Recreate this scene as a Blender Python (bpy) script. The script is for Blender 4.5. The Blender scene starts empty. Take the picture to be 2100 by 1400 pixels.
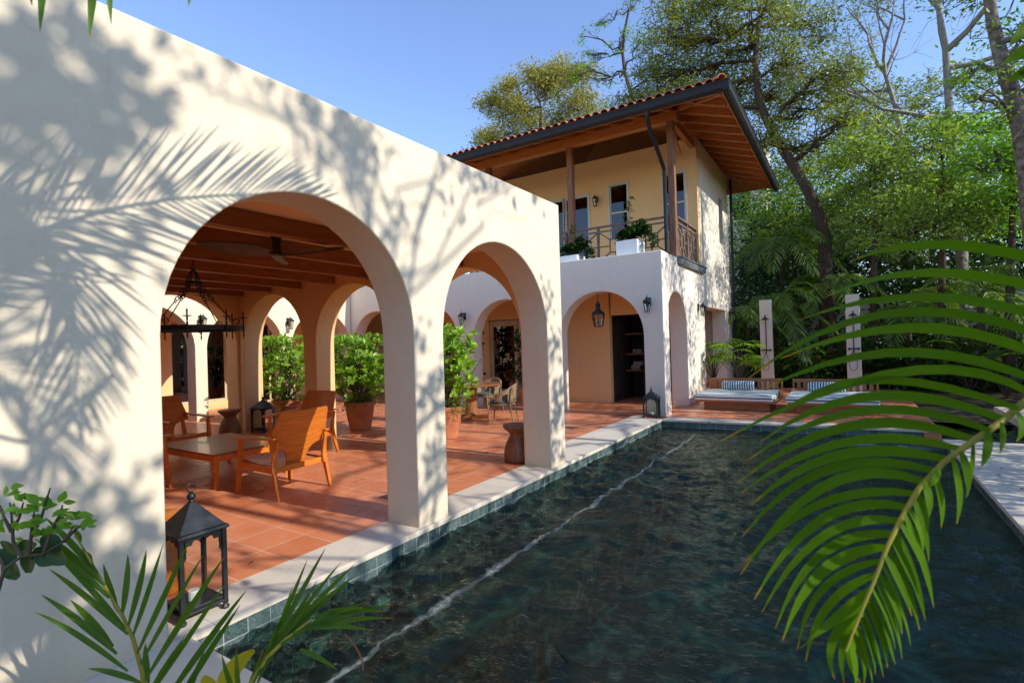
import bpy, math, random
import numpy as np
from mathutils import Vector, Matrix
R=math.radians
sc=bpy.context.scene
COL=sc.collection
# ------------------------------------------------------------------ camera
F_PX=1067.0; YAW,PITCH,ROLL=0.5733,0.0043,-0.0295
CAM=Vector((3.2,0,1.6))
def camrot():
    cy,sy=math.cos(YAW),math.sin(YAW)
    f=Vector((-sy*math.cos(PITCH),cy*math.cos(PITCH),math.sin(PITCH)))
    r=Vector((cy,sy,0)); u=r.cross(f)
    return (math.cos(ROLL)*r+math.sin(ROLL)*u, -math.sin(ROLL)*r+math.cos(ROLL)*u, f)
CR,CU,CF=camrot()
def ray(x,y): return CF+CR*((x-1050)/F_PX)-CU*((y-700)/F_PX)
def atY(x,y,Y):
    d=ray(x,y); return CAM+d*((Y-CAM.y)/d.y)
def cpt(x,y,d): return CAM+ray(x,y)*d
cam=bpy.data.cameras.new('camera'); co=bpy.data.objects.new('camera',cam); COL.objects.link(co)
m=Matrix((CR,CU,-CF)).transposed().to_4x4(); m.translation=CAM; co.matrix_world=m
cam.sensor_width=36; cam.sensor_fit='HORIZONTAL'; cam.lens=36*F_PX/2100
cam.clip_start=0.05; cam.clip_end=2000
cam.dof.use_dof=True; cam.dof.focus_distance=6.5; cam.dof.aperture_fstop=4.5
sc.camera=co
# ------------------------------------------------------------------ light
SUN_EL=R(32); sx=math.cos(SUN_EL)*0.9985; sy_=math.cos(SUN_EL)*0.055
SUN=Vector((sx,sy_,math.sin(SUN_EL))).normalized()
w=bpy.data.worlds.new("World"); sc.world=w; w.use_nodes=True
nt=w.node_tree; nt.nodes.clear()
sky=nt.nodes.new('ShaderNodeTexSky'); sky.sky_type='NISHITA'; sky.sun_disc=False
sky.sun_elevation=SUN_EL; sky.sun_rotation=math.atan2(SUN.x,SUN.y)
sky.air_density=1.15; sky.dust_density=0.15; sky.ozone_density=2.2; sky.altitude=0
bg=nt.nodes.new('ShaderNodeBackground'); bg.inputs[1].default_value=0.15
ow=nt.nodes.new('ShaderNodeOutputWorld')
hs_=nt.nodes.new('ShaderNodeMix'); hs_.data_type='RGBA'; hs_.blend_type='MULTIPLY'; hs_.inputs[0].default_value=1; hs_.inputs[7].default_value=(.93,.95,1.13,1)
nt.links.new(sky.outputs[0],hs_.inputs[6]); nt.links.new(hs_.outputs[2],bg.inputs[0]); nt.links.new(bg.outputs[0],ow.inputs[0])
sl=bpy.data.lights.new('sun','SUN'); sl.energy=2.95; sl.angle=R(0.5); sl.color=(1,0.955,0.87)
so=bpy.data.objects.new('sun',sl); COL.objects.link(so)
so.rotation_euler=(-SUN).to_track_quat('-Z','Y').to_euler(); so.location=(20,0,15)
sc.view_settings.view_transform='Standard'; sc.view_settings.look='None'
sc.view_settings.exposure=0.76; sc.view_settings.gamma=1
sc.cycles.use_denoising=True
sc.cycles.max_bounces=10; sc.cycles.diffuse_bounces=5; sc.cycles.transparent_max_bounces=12
sc.cycles.sample_clamp_indirect=6; sc.cycles.caustics_reflective=False; sc.cycles.caustics_refractive=False
# ------------------------------------------------------------------ materials
def newmat(n):
    m=bpy.data.materials.new(n); m.use_nodes=True; t=m.node_tree; t.nodes.clear()
    o=t.nodes.new('ShaderNodeOutputMaterial'); return m,t,o
class N:
    def __init__(s,t): s.t=t
    def n(s,ty,**k):
        x=s.t.nodes.new('ShaderNode'+ty)
        for a,b in k.items(): setattr(x,a,b)
        return x
    def l(s,a,b): s.t.links.new(a,b)
    def noise(s,sc_,det=4,vec=None,rough=.55,dist=0):
        x=s.n('TexNoise'); x.inputs['Scale'].default_value=sc_; x.inputs['Detail'].default_value=det
        x.inputs['Roughness'].default_value=rough; x.inputs['Distortion'].default_value=dist
        if vec: s.l(vec,x.inputs['Vector'])
        return x.outputs['Fac']
    def ramp(s,f,stops):
        x=s.n('ValToRGB'); e=x.color_ramp.elements
        e[0].position=0.0; e[0].color=(*stops[0][1],1)
        e[1].position=1.0; e[1].color=(*stops[-1][1],1)
        for p,c in stops:
            if 1e-4<p<1-1e-4: q=e.new(p); q.color=(*c,1)
        s.l(f,x.inputs[0]); return x.outputs[0]
    def mix(s,f,a,b,bt='MIX'):
        x=s.n('Mix',data_type='RGBA',blend_type=bt)
        for k,v in ((0,f),(6,a),(7,b)):
            if hasattr(v,'is_linked') or isinstance(v,bpy.types.NodeSocket): s.l(v,x.inputs[k])
            else: x.inputs[k].default_value=(*v,1) if isinstance(v,tuple) else v
        return x.outputs[2]
    def bump(s,h,st,dist=.01,nrm=None):
        x=s.n('Bump'); x.inputs['Strength'].default_value=st; x.inputs['Distance'].default_value=dist
        s.l(h,x.inputs['Height'])
        if nrm: s.l(nrm,x.inputs['Normal'])
        return x.outputs[0]
    def pos(s,swz=None,scale=(1,1,1)):
        g=s.n('NewGeometry'); v=g.outputs['Position']
        return s.sw(v,swz,scale)
    def obj(s,swz=None,scale=(1,1,1)):
        g=s.n('TexCoord'); return s.sw(g.outputs['Object'],swz,scale)
    def sw(s,v,swz,scale):
        if swz:
            a=s.n('SeparateXYZ'); s.l(v,a.inputs[0]); b=s.n('CombineXYZ')
            for i,c in enumerate(swz): s.l(a.outputs['XYZ'.index(c)],b.inputs[i])
            v=b.outputs[0]
        if scale!=(1,1,1):
            q=s.n('Mapping'); q.inputs['Scale'].default_value=scale; s.l(v,q.inputs[0]); v=q.outputs[0]
        return v
    def pr(s,col,rough=.6,nrm=None,spec=.5,metal=0,**k):
        p=s.n('BsdfPrincipled')
        for key,v in (('Base Color',col),('Roughness',rough),('Metallic',metal),('Specular IOR Level',spec)):
            if isinstance(v,bpy.types.NodeSocket): s.l(v,p.inputs[key])
            else: p.inputs[key].default_value=(*v,1) if isinstance(v,tuple) else v
        if nrm: s.l(nrm,p.inputs['Normal'])
        for a,b in k.items(): p.inputs[a].default_value=b
        return p.outputs[0]
def simple(name,c1,c2,scale=6,rough=.6,bs=.2,bsc=60,spec=.4,metal=0,stretch=(1,1,1),det=5,world=False):
    m,t,o=newmat(name); k=N(t)
    v=k.pos(None,stretch) if world else k.obj(None,stretch)
    f=k.noise(scale,det,v); c=k.ramp(f,[(.3,c1),(.7,c2)])
    n=k.bump(k.noise(bsc,3,v),bs,.004)
    k.l(k.pr(c,rough,n,spec,metal),o.inputs[0]); return m
M={}
def plaster(name,base):
    m,t,o=newmat(name); k=N(t); v=k.pos()
    big=k.noise(.7,3,v); c=k.mix(k.ramp(big,[(.3,(0,0,0)),(.75,(1,1,1))]),tuple(x*.95 for x in base),base)
    fine=k.noise(9,6,v,.65); c=k.mix(k.ramp(fine,[(.35,(1,1,1)),(.7,(0,0,0))]),c,tuple(x*.97 for x in base))
    # faint splash-stain near the floor, drawn as dirt
    z=k.n('SeparateXYZ'); k.l(v,z.inputs[0])
    mr=k.n('MapRange'); mr.inputs[1].default_value=0.0; mr.inputs[2].default_value=.22; mr.inputs[3].default_value=1; mr.inputs[4].default_value=0
    k.l(z.outputs[2],mr.inputs[0]); mu=k.n('Math',operation='MULTIPLY'); k.l(mr.outputs[0],mu.inputs[0]); k.l(k.noise(14,5,v),mu.inputs[1])
    stv=k.ramp(k.noise(2.2,6,k.pos(None,(5,5,.35)),.65),[(.52,(0,0,0)),(.8,(.5,.5,.5))]); c=k.mix(stv,c,(base[0]*.86,base[1]*.83,base[2]*.76))
    c=k.mix(mu.outputs[0],c,(base[0]*.78,base[1]*.72,base[2]*.64))
    n=k.bump(k.noise(35,5,v,.6),.25,.01); n=k.bump(k.noise(2.6,4,v),.45,.05,n)
    k.l(k.pr(c,.85,n,.15),o.inputs[0]); return m
M['plaster']=plaster('plaster',(.82,.69,.50))
M['plaster_white']=plaster('plaster_white',(.83,.74,.60))
M['plaster_bounce']=plaster('plaster_bounce',(.85,.57,.28))  # plaster with warm bounce light put into its colour
def terracotta():
    m,t,o=newmat('terracotta_tiles'); k=N(t); v=k.pos()
    b=k.n('TexBrick',offset=0.0,squash=1.0); k.l(v,b.inputs['Vector'])
    b.inputs['Scale'].default_value=1; b.inputs['Brick Width'].default_value=.4; b.inputs['Row Height'].default_value=.4
    b.inputs['Mortar Size'].default_value=.006; b.inputs['Mortar Smooth'].default_value=.2; b.inputs['Bias'].default_value=0
    b.inputs['Color1'].default_value=(.62,.20,.085,1); b.inputs['Color2'].default_value=(.78,.28,.13,1); b.inputs['Mortar'].default_value=(.78,.52,.38,1)
    n1=k.noise(3.2,4,v,.5); c=k.mix(k.ramp(n1,[(.3,(0,0,0)),(.75,(.3,.3,.3))]),b.outputs[0],(.42,.12,.05))
    st=k.noise(1.1,4,v); c=k.mix(k.ramp(st,[(.5,(0,0,0)),(.8,(.35,.35,.35))]),c,(.66,.30,.20))
    inv=k.n('Math',operation='SUBTRACT'); inv.inputs[0].default_value=1; k.l(b.outputs['Fac'],inv.inputs[1])
    n=k.bump(inv.outputs[0],.35,.003); n=k.bump(k.noise(25,4,v),.12,.004,n); n=k.bump(k.noise(2.2,2,v),.2,.01,n)
    r=k.ramp(k.noise(7,5,v),[(.3,(.22,)*3),(.7,(.48,)*3)])
    k.l(k.pr(c,r,n,.45),o.inputs[0]); return m
M['terracotta']=terracotta()
def stone():
    m,t,o=newmat('coping_stone'); k=N(t); v=k.pos()
    b=k.n('TexBrick',offset=0.0); k.l(v,b.inputs['Vector']); b.inputs['Scale'].default_value=1
    b.inputs['Brick Width'].default_value=3.0; b.inputs['Row Height'].default_value=.8; b.inputs['Mortar Size'].default_value=.003
    b.inputs['Color1'].default_value=(.74,.65,.50,1); b.inputs['Color2'].default_value=(.66,.57,.44,1); b.inputs['Mortar'].default_value=(.35,.31,.27,1)
    c=k.mix(k.ramp(k.noise(6,7,v,.65),[(.35,(0,0,0)),(.7,(.5,.5,.5))]),b.outputs[0],(.56,.50,.42))
    c=k.mix(k.ramp(k.noise(28,3,v),[(.62,(0,0,0)),(.7,(.5,.5,.5))]),c,(.48,.42,.34))
    k.l(k.pr(c,.55,k.bump(k.noise(20,6,v),.25,.006),.3),o.inputs[0]); return m
M['stone']=stone()
def pooltile(name,swz,off):
    m,t,o=newmat(name); k=N(t); v=k.pos(swz)
    mp=k.n('Mapping'); mp.inputs['Location'].default_value=off; k.l(v,mp.inputs[0]); v=mp.outputs[0]
    p=k.pos(); z=k.n('SeparateXYZ'); k.l(p,z.inputs[0])
    under=k.n('MapRange'); under.inputs[1].default_value=-.15; under.inputs[2].default_value=-.26; under.inputs[3].default_value=0; under.inputs[4].default_value=.11
    k.l(z.outputs[2],under.inputs[0])
    nz=k.n('TexNoise'); nz.inputs['Scale'].default_value=5; nz.inputs['Detail'].default_value=2; k.l(p,nz.inputs['Vector'])
    sb=k.n('VectorMath',operation='SUBTRACT'); sb.inputs[1].default_value=(.5,.5,.5); k.l(nz.outputs['Color'],sb.inputs[0])
    ml=k.n('VectorMath',operation='SCALE'); k.l(sb.outputs[0],ml.inputs[0]); k.l(under.outputs[0],ml.inputs['Scale'])
    ad=k.n('VectorMath',operation='ADD'); k.l(v,ad.inputs[0]); k.l(ml.outputs[0],ad.inputs[1])
    b=k.n('TexBrick',offset=0.0); k.l(ad.outputs[0],b.inputs['Vector']); b.inputs['Scale'].default_value=1
    b.inputs['Brick Width'].default_value=.15; b.inputs['Row Height'].default_value=.15; b.inputs['Mortar Size'].default_value=.003
    b.inputs['Bias'].default_value=0
    b.inputs['Color1'].default_value=(.032,.066,.062,1); b.inputs['Color2'].default_value=(.105,.15,.145,1); b.inputs['Mortar'].default_value=(.42,.42,.38,1)
    vein=k.ramp(k.noise(11,9,p,.75,1.6),[(.47,(0,0,0)),(.5,(.5,.55,.5)),(.53,(0,0,0))])
    c=k.mix(vein,b.outputs[0],(.30,.36,.33))
    c=k.mix(k.ramp(k.noise(3.5,4,p),[(.4,(0,0,0)),(.7,(.7,.7,.7))]),c,(.05,.09,.085))
    k.l(k.pr(c,.22,k.bump(k.noise(30,4,p),.25,.004),.5),o.inputs[0]); return m
M['tileYZ']=pooltile('pool_tile_side','YZX',(0,-.015,0)); M['tileXZ']=pooltile('pool_tile_end','XZY',(0,-.015,0))
def poolfloor():
    m,t,o=newmat('pool_floor_tile'); k=N(t); p=k.pos()
    c=k.ramp(k.noise(1.7,6,p,.6,1.2),[(.36,(.006,.016,.012)),(.50,(.018,.055,.042)),(.60,(.07,.22,.16)),(.70,(.18,.42,.31))])
    k.l(k.pr(c,.5),o.inputs[0]); return m
M['poolfloor']=poolfloor()
def water():
    m,t,o=newmat('pool_water'); k=N(t); p=k.pos()
    mp=k.n('Mapping'); mp.inputs['Rotation'].default_value=(0,0,R(28)); mp.inputs['Scale'].default_value=(1.0,1.9,1); k.l(p,mp.inputs[0])
    v=mp.outputs[0]
    n=k.bump(k.noise(12,5,v,.64,1.0),.62,.026)
    n=k.bump(k.noise(44,4,v,.7,.5),.5,.007,n)
    fr=k.n('Fresnel'); fr.inputs[0].default_value=1.42; k.l(n,fr.inputs['Normal'])
    tr=k.n('BsdfTransparent'); tr.inputs[0].default_value=(.50,.72,.62,1)
    gl=k.n('BsdfGlossy'); gl.inputs['Roughness'].default_value=.035; gl.inputs[0].default_value=(.84,1,.92,1); k.l(n,gl.inputs['Normal'])
    mx=k.n('MixShader'); k.l(fr.outputs[0],mx.inputs[0]); k.l(tr.outputs[0],mx.inputs[1]); k.l(gl.outputs[0],mx.inputs[2])
    k.l(mx.outputs[0],o.inputs[0]); return m
M['water']=water()
def pale_strip():
    m,t,o=newmat('water_pale_strip'); k=N(t); p=k.pos()
    mp=k.n('Mapping'); mp.inputs['Scale'].default_value=(1,.5,1); k.l(p,mp.inputs[0])
    uv=k.n('UVMap'); s=k.n('SeparateXYZ'); k.l(uv.outputs[0],s.inputs[0])
    edge=k.ramp(s.outputs[0],[(0,(0,0,0)),(.5,(1,1,1)),(1,(0,0,0))])
    f=k.noise(24,6,mp.outputs[0],.7,1.5)
    ad=k.n('Math',operation='MULTIPLY'); k.l(edge,ad.inputs[0]); k.l(f,ad.inputs[1])
    a=k.ramp(ad.outputs[0],[(.34,(0,0,0)),(.62,(.42,.42,.42))])
    tr=k.n('BsdfTransparent'); d=k.pr((.62,.68,.64),.5)
    mx=k.n('MixShader'); k.l(a,mx.inputs[0]); k.l(tr.outputs[0],mx.inputs[1]); k.l(d,mx.inputs[2]); k.l(mx.outputs[0],o.inputs[0]); return m
M['pale_strip']=pale_strip()
def wood(name,c1,c2,rough=.45,axis='X',sc_=1.0,coat=0.0,spec=.4,world=False):
    m,t,o=newmat(name); k=N(t); st={'X':(1,9,9),'Y':(9,1,9),'Z':(9,9,1)}[axis]
    v=(k.pos if world else k.obj)(None,tuple(a*sc_ for a in st))
    f=k.noise(2.4,7,v,.6,.8); c=k.ramp(f,[(.28,c1),(.5,tuple((a+b)/2 for a,b in zip(c1,c2))),(.72,c2)])
    g=k.noise(14,4,v,.7); c=k.mix(k.ramp(g,[(.5,(0,0,0)),(.75,(.45,.45,.45))]),c,tuple(a*.55 for a in c1))
    k.l(k.pr(c,rough,k.bump(g,.2,.003),spec,0,**{'Coat Weight':coat}),o.inputs[0]); return m
M['beam']=wood('beam_wood',(.20,.062,.018),(.38,.135,.04),.5,'Y',1,0,.4)
M['eave']=wood('eave_wood',(.36,.11,.025),(.60,.21,.05),.42,'X',1,.1)
M['eave_y']=wood('eave_wood_side',(.34,.105,.025),(.58,.20,.05),.42,'X',1,.1)
M['post']=wood('post_wood',(.17,.075,.04),(.36,.17,.09),.6,'Z')
M['rail']=wood('weathered_rail',(.13,.085,.062),(.27,.185,.14),.75,'X')
M['chair']=wood('chair_wood',(.50,.13,.012),(.78,.25,.03),.42,'X',1.3,.08)
M['chair_dark']=wood('chair_wood_dark',(.17,.07,.03),(.30,.125,.05),.38,'X',1.3,.2)
M['table']=wood('table_wood',(.20,.072,.024),(.40,.16,.055),.28,'X',1.2,.3)
M['stool']=wood('stool_wood',(.13,.06,.028),(.30,.15,.07),.42,'Z',.8)
M['daybed']=wood('daybed_wood',(.22,.085,.035),(.42,.18,.075),.5,'X')
def soffit():
    m,t,o=newmat('soffit_boards'); k=N(t); v=k.pos()
    wv=k.n('TexWave',wave_type='BANDS',bands_direction='X'); wv.inputs['Scale'].default_value=3.2; k.l(v,wv.inputs['Vector'])
    line=k.ramp(wv.outputs['Fac'],[(0,(1,1,1)),(.06,(0,0,0))])
    c=k.ramp(k.noise(3,6,k.pos(None,(6,1,1))),[(.3,(.38,.12,.03)),(.7,(.60,.22,.06))])
    c=k.mix(line,c,(.05,.018,.008)); k.l(k.pr(c,.45,None,.4),o.inputs[0]); return m
M['soffit']=soffit()
M['iron']=simple('wrought_iron',(.012,.012,.013),(.03,.03,.03),20,.5,.3,80,.5,.3)
M['lantern']=simple('lantern_metal',(.022,.025,.026),(.05,.052,.05),9,.42,.35,60,.5,.5)
M['gutter']=simple('gutter_metal',(.010,.010,.010),(.018,.017,.016),5,.6,.1,30,.5,.1)
M['fan']=simple('fan_blade',(.05,.04,.032),(.11,.085,.065),5,.4,.1,40)
M['pot']=simple('terracotta_pot',(.40,.135,.06),(.60,.24,.12),5,.75,.4,35,.2)
M['soil']=simple('soil',(.035,.024,.016),(.09,.06,.04),12,.95,.8,30,.1)
M['whitepot']=simple('white_planter',(.72,.75,.75),(.80,.82,.82),3,.45,.1,40)
M['rooftile']=simple('clay_roof_tile',(.36,.12,.06),(.60,.24,.14),7,.8,.5,50,.2,0,(1,1,1),6,True)
M['lead']=simple('lead_flashing',(.14,.15,.16),(.26,.27,.28),8,.5,.4,30,.4,.4)
M['frame']=simple('painted_frame',(.60,.56,.48),(.68,.64,.56),3,.45,.05)
M['doorwood']=simple('door_paint',(.50,.40,.27),(.58,.48,.34),4,.5,.1,60)
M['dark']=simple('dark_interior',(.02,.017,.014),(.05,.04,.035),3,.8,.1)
M['cushion_green']=simple('seat_cushion',(.07,.10,.08),(.10,.13,.10),10,.9,.4,200)
M['wicker']=simple('wicker',(.16,.105,.055),(.36,.26,.15),70,.6,1.0,180,.3)
M['red']=simple('orange_plastic',(.75,.07,.012),(.80,.09,.02),3,.3,.05)
M['basin']=simple('ceramic',(.6,.58,.52),(.7,.68,.62),3,.2,.0)
M['towel']=simple('towel_cloth',(.35,.33,.30),(.55,.52,.48),9,.95,.6,150)
M['tile_nook']=simple('nook_tiles',(.42,.34,.28),(.56,.47,.40),12,.6,.2,20)
M['drain']=simple('drain_metal',(.10,.10,.09),(.18,.17,.15),20,.5,.4,120,.5,.5)
def glass(name,col=(.02,.022,.024),r=.03,alpha=.0):
    m,t,o=newmat(name); k=N(t)
    fr=k.n('Fresnel'); fr.inputs[0].default_value=1.5; gl=k.n('BsdfGlossy'); gl.inputs['Roughness'].default_value=r
    tr=k.n('BsdfTransparent'); tr.inputs[0].default_value=(*col,1); mx=k.n('MixShader')
    ad=k.n('Math',operation='ADD'); ad.inputs[1].default_value=alpha; k.l(fr.outputs[0],ad.inputs[0]); k.l(ad.outputs[0],mx.inputs[0])
    k.l(tr.outputs[0],mx.inputs[1]); k.l(gl.outputs[0],mx.inputs[2]); k.l(mx.outputs[0],o.inputs[0]); return m
M['glass']=glass('clear_glass',(.93,.95,.94)); M['window']=glass('window_glass',(.16,.18,.19),.01,.06)
M['lampglass']=glass('lamp_glass',(.86,.86,.80),.1,.08)
def stripes(name,axis,sc_,lo=(.035,.095,.14),hi=(.60,.68,.68),thr=.5):
    m,t,o=newmat(name); k=N(t); v=k.obj()
    s=k.n('SeparateXYZ'); k.l(v,s.inputs[0]); mu=k.n('Math',operation='MULTIPLY'); mu.inputs[1].default_value=sc_
    k.l(s.outputs['XYZ'.index(axis)],mu.inputs[0]); fr=k.n('Math',operation='FRACT'); az=k.n('Math',operation='MULTIPLY_ADD'); az.inputs[1].default_value=14 if axis=='Y' else 0; k.l(s.outputs[2],az.inputs[0]); k.l(mu.outputs[0],az.inputs[2]); k.l(az.outputs[0],fr.inputs[0])
    c=k.ramp(fr.outputs[0],[(0,hi),(thr-.02,hi),(thr,lo),(.97,lo)])
    k.l(k.pr(c,.9,k.bump(k.noise(120,3,v),.4,.002),.1),o.inputs[0]); return m
M['mattress']=stripes('mattress_stripes','Y',4.1,(.02,.06,.085),(.74,.80,.76),.66)
M['bolster']=stripes('bolster_stripes','X',19)
def leafmat(name,cols,trans=.45,rough=.38,tcol=None,tipc=None,spec=.35):
    m,t,o=newmat(name); k=N(t); g=k.n('NewGeometry')
    n=len(cols); c=k.ramp(g.outputs['Random Per Island'],[((i/(n-1)) if n>1 else 0,cc) for i,cc in enumerate(cols)])
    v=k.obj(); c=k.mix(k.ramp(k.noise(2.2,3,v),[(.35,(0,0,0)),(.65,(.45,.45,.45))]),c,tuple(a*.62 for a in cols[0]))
    if tipc:
        uv=k.n('UVMap'); s=k.n('SeparateXYZ'); k.l(uv.outputs[0],s.inputs[0])
        nz=k.noise(30,3,v); ad=k.n('Math',operation='ADD'); k.l(s.outputs[1],ad.inputs[0]); mm=k.n('Math',operation='MULTIPLY'); mm.inputs[1].default_value=.30; k.l(nz,mm.inputs[0]); k.l(mm.outputs[0],ad.inputs[1])
        hf=k.n('Math',operation='MULTIPLY'); hf.inputs[1].default_value=.8; k.l(ad.outputs[0],hf.inputs[0]); c=k.mix(k.ramp(hf.outputs[0],[(.86,(0,0,0)),(.93,(1,1,1))]),c,tipc)
        st=k.n('TexNoise'); st.inputs['Scale'].default_value=1; mp=k.n('Mapping'); mp.inputs['Scale'].default_value=(22,.5,1); k.l(uv.outputs[0],mp.inputs[0]); k.l(mp.outputs[0],st.inputs['Vector'])
        c=k.mix(k.ramp(st.outputs[0],[(.38,(0,0,0)),(.62,(.6,.6,.6))]),c,tuple(a*1.6 for a in cols[-1]))
    p=k.pr(c,rough,None,spec)
    tr=k.n('BsdfTranslucent'); tc=k.mix(1.0,c,tcol or (1.35,1.5,.5),'MULTIPLY'); k.l(tc,tr.inputs[0])
    mx=k.n('MixShader'); mx.inputs[0].default_value=trans; k.l(p,mx.inputs[1]); k.l(tr.outputs[0],mx.inputs[2]); k.l(mx.outputs[0],o.inputs[0]); return m
M['lf_olive']=leafmat('olive_leaves',[(.17,.22,.04),(.26,.30,.06),(.36,.35,.07),(.20,.26,.05)],.45)
M['lf_yellow']=leafmat('yellowing_leaves',[(.34,.31,.06),(.50,.42,.09),(.56,.38,.08),(.24,.30,.06),(.42,.42,.12)],.4)
M['lf_bright']=leafmat('bright_leaves',[(.20,.40,.04),(.32,.52,.05),(.13,.28,.03)],.5)
M['lf_mid']=leafmat('mid_green_leaves',[(.09,.19,.025),(.18,.32,.04),(.26,.36,.05),(.10,.22,.03)],.5)
M['lf_fern']=leafmat('feathery_leaves',[(.10,.17,.03),(.28,.40,.07),(.50,.56,.14),(.12,.22,.03),(.36,.50,.08)],.5)
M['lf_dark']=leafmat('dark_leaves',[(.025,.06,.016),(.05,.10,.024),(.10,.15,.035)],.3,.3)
M['lf_shade']=leafmat('shade_tree_leaves',[(.04,.08,.015),(.07,.11,.02)],.3)
M['lf_clusia']=leafmat('clusia_leaves',[(.19,.36,.04),(.28,.48,.05),(.38,.56,.07),(.22,.40,.04)],.4,.28)
M['lf_clusia_dark']=leafmat('clusia_leaves_dark',[(.03,.075,.02),(.05,.11,.025)],.25,.28)
M['lf_shrub']=leafmat('shrub_leaves',[(.14,.34,.03),(.22,.46,.04),(.06,.16,.02)],.45,.35)
M['lf_palm']=leafmat('palm_leaflets',[(.05,.12,.012),(.085,.18,.014),(.06,.14,.012)],.5,.5,(1.5,1.6,.35),(.55,.20,.02))
M['lf_palm_big']=leafmat('near_palm_leaflets',[(.06,.14,.006),(.12,.25,.008),(.08,.18,.006)],.45,.62,(1.5,1.5,.2),(.62,.24,.015),.10)
M['lf_palm_far']=leafmat('far_palm_leaflets',[(.13,.22,.045),(.24,.36,.08),(.38,.50,.15)],.45,.35)
M['lf_grass']=leafmat('ground_cover',[(.03,.08,.012),(.06,.12,.02)],.3)
M['lf_yel']=leafmat('yellow_leaf',[(.42,.40,.02),(.5,.42,.03)],.5)
M['lf_dry']=leafmat('dry_leaf',[(.24,.10,.04),(.3,.14,.05)],.3)
M['flower']=leafmat('red_flower',[(.6,.02,.02),(.7,.05,.04)],.3)
M['bark']=simple('bark_brown',(.05,.035,.025),(.15,.11,.08),14,.9,1,40,.1,0,(3,3,.6))
M['bark_grey']=simple('bark_grey',(.20,.175,.15),(.42,.38,.33),12,.85,.8,40,.1,0,(3,3,.6))
M['bark_mottle']=simple('bark_mottled',(.07,.05,.038),(.30,.25,.19),9,.9,1,30,.1)
M['twig']=simple('twig',(.06,.045,.03),(.14,.11,.08),10,.8,.5)
M['rachis']=simple('palm_rachis',(.20,.20,.02),(.38,.30,.03),9,.5,.1)
M['earth']=simple('garden_earth',(.035,.03,.018),(.10,.08,.05),2.2,.95,1,14,.1,0,(1,1,1),8,True)
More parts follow.
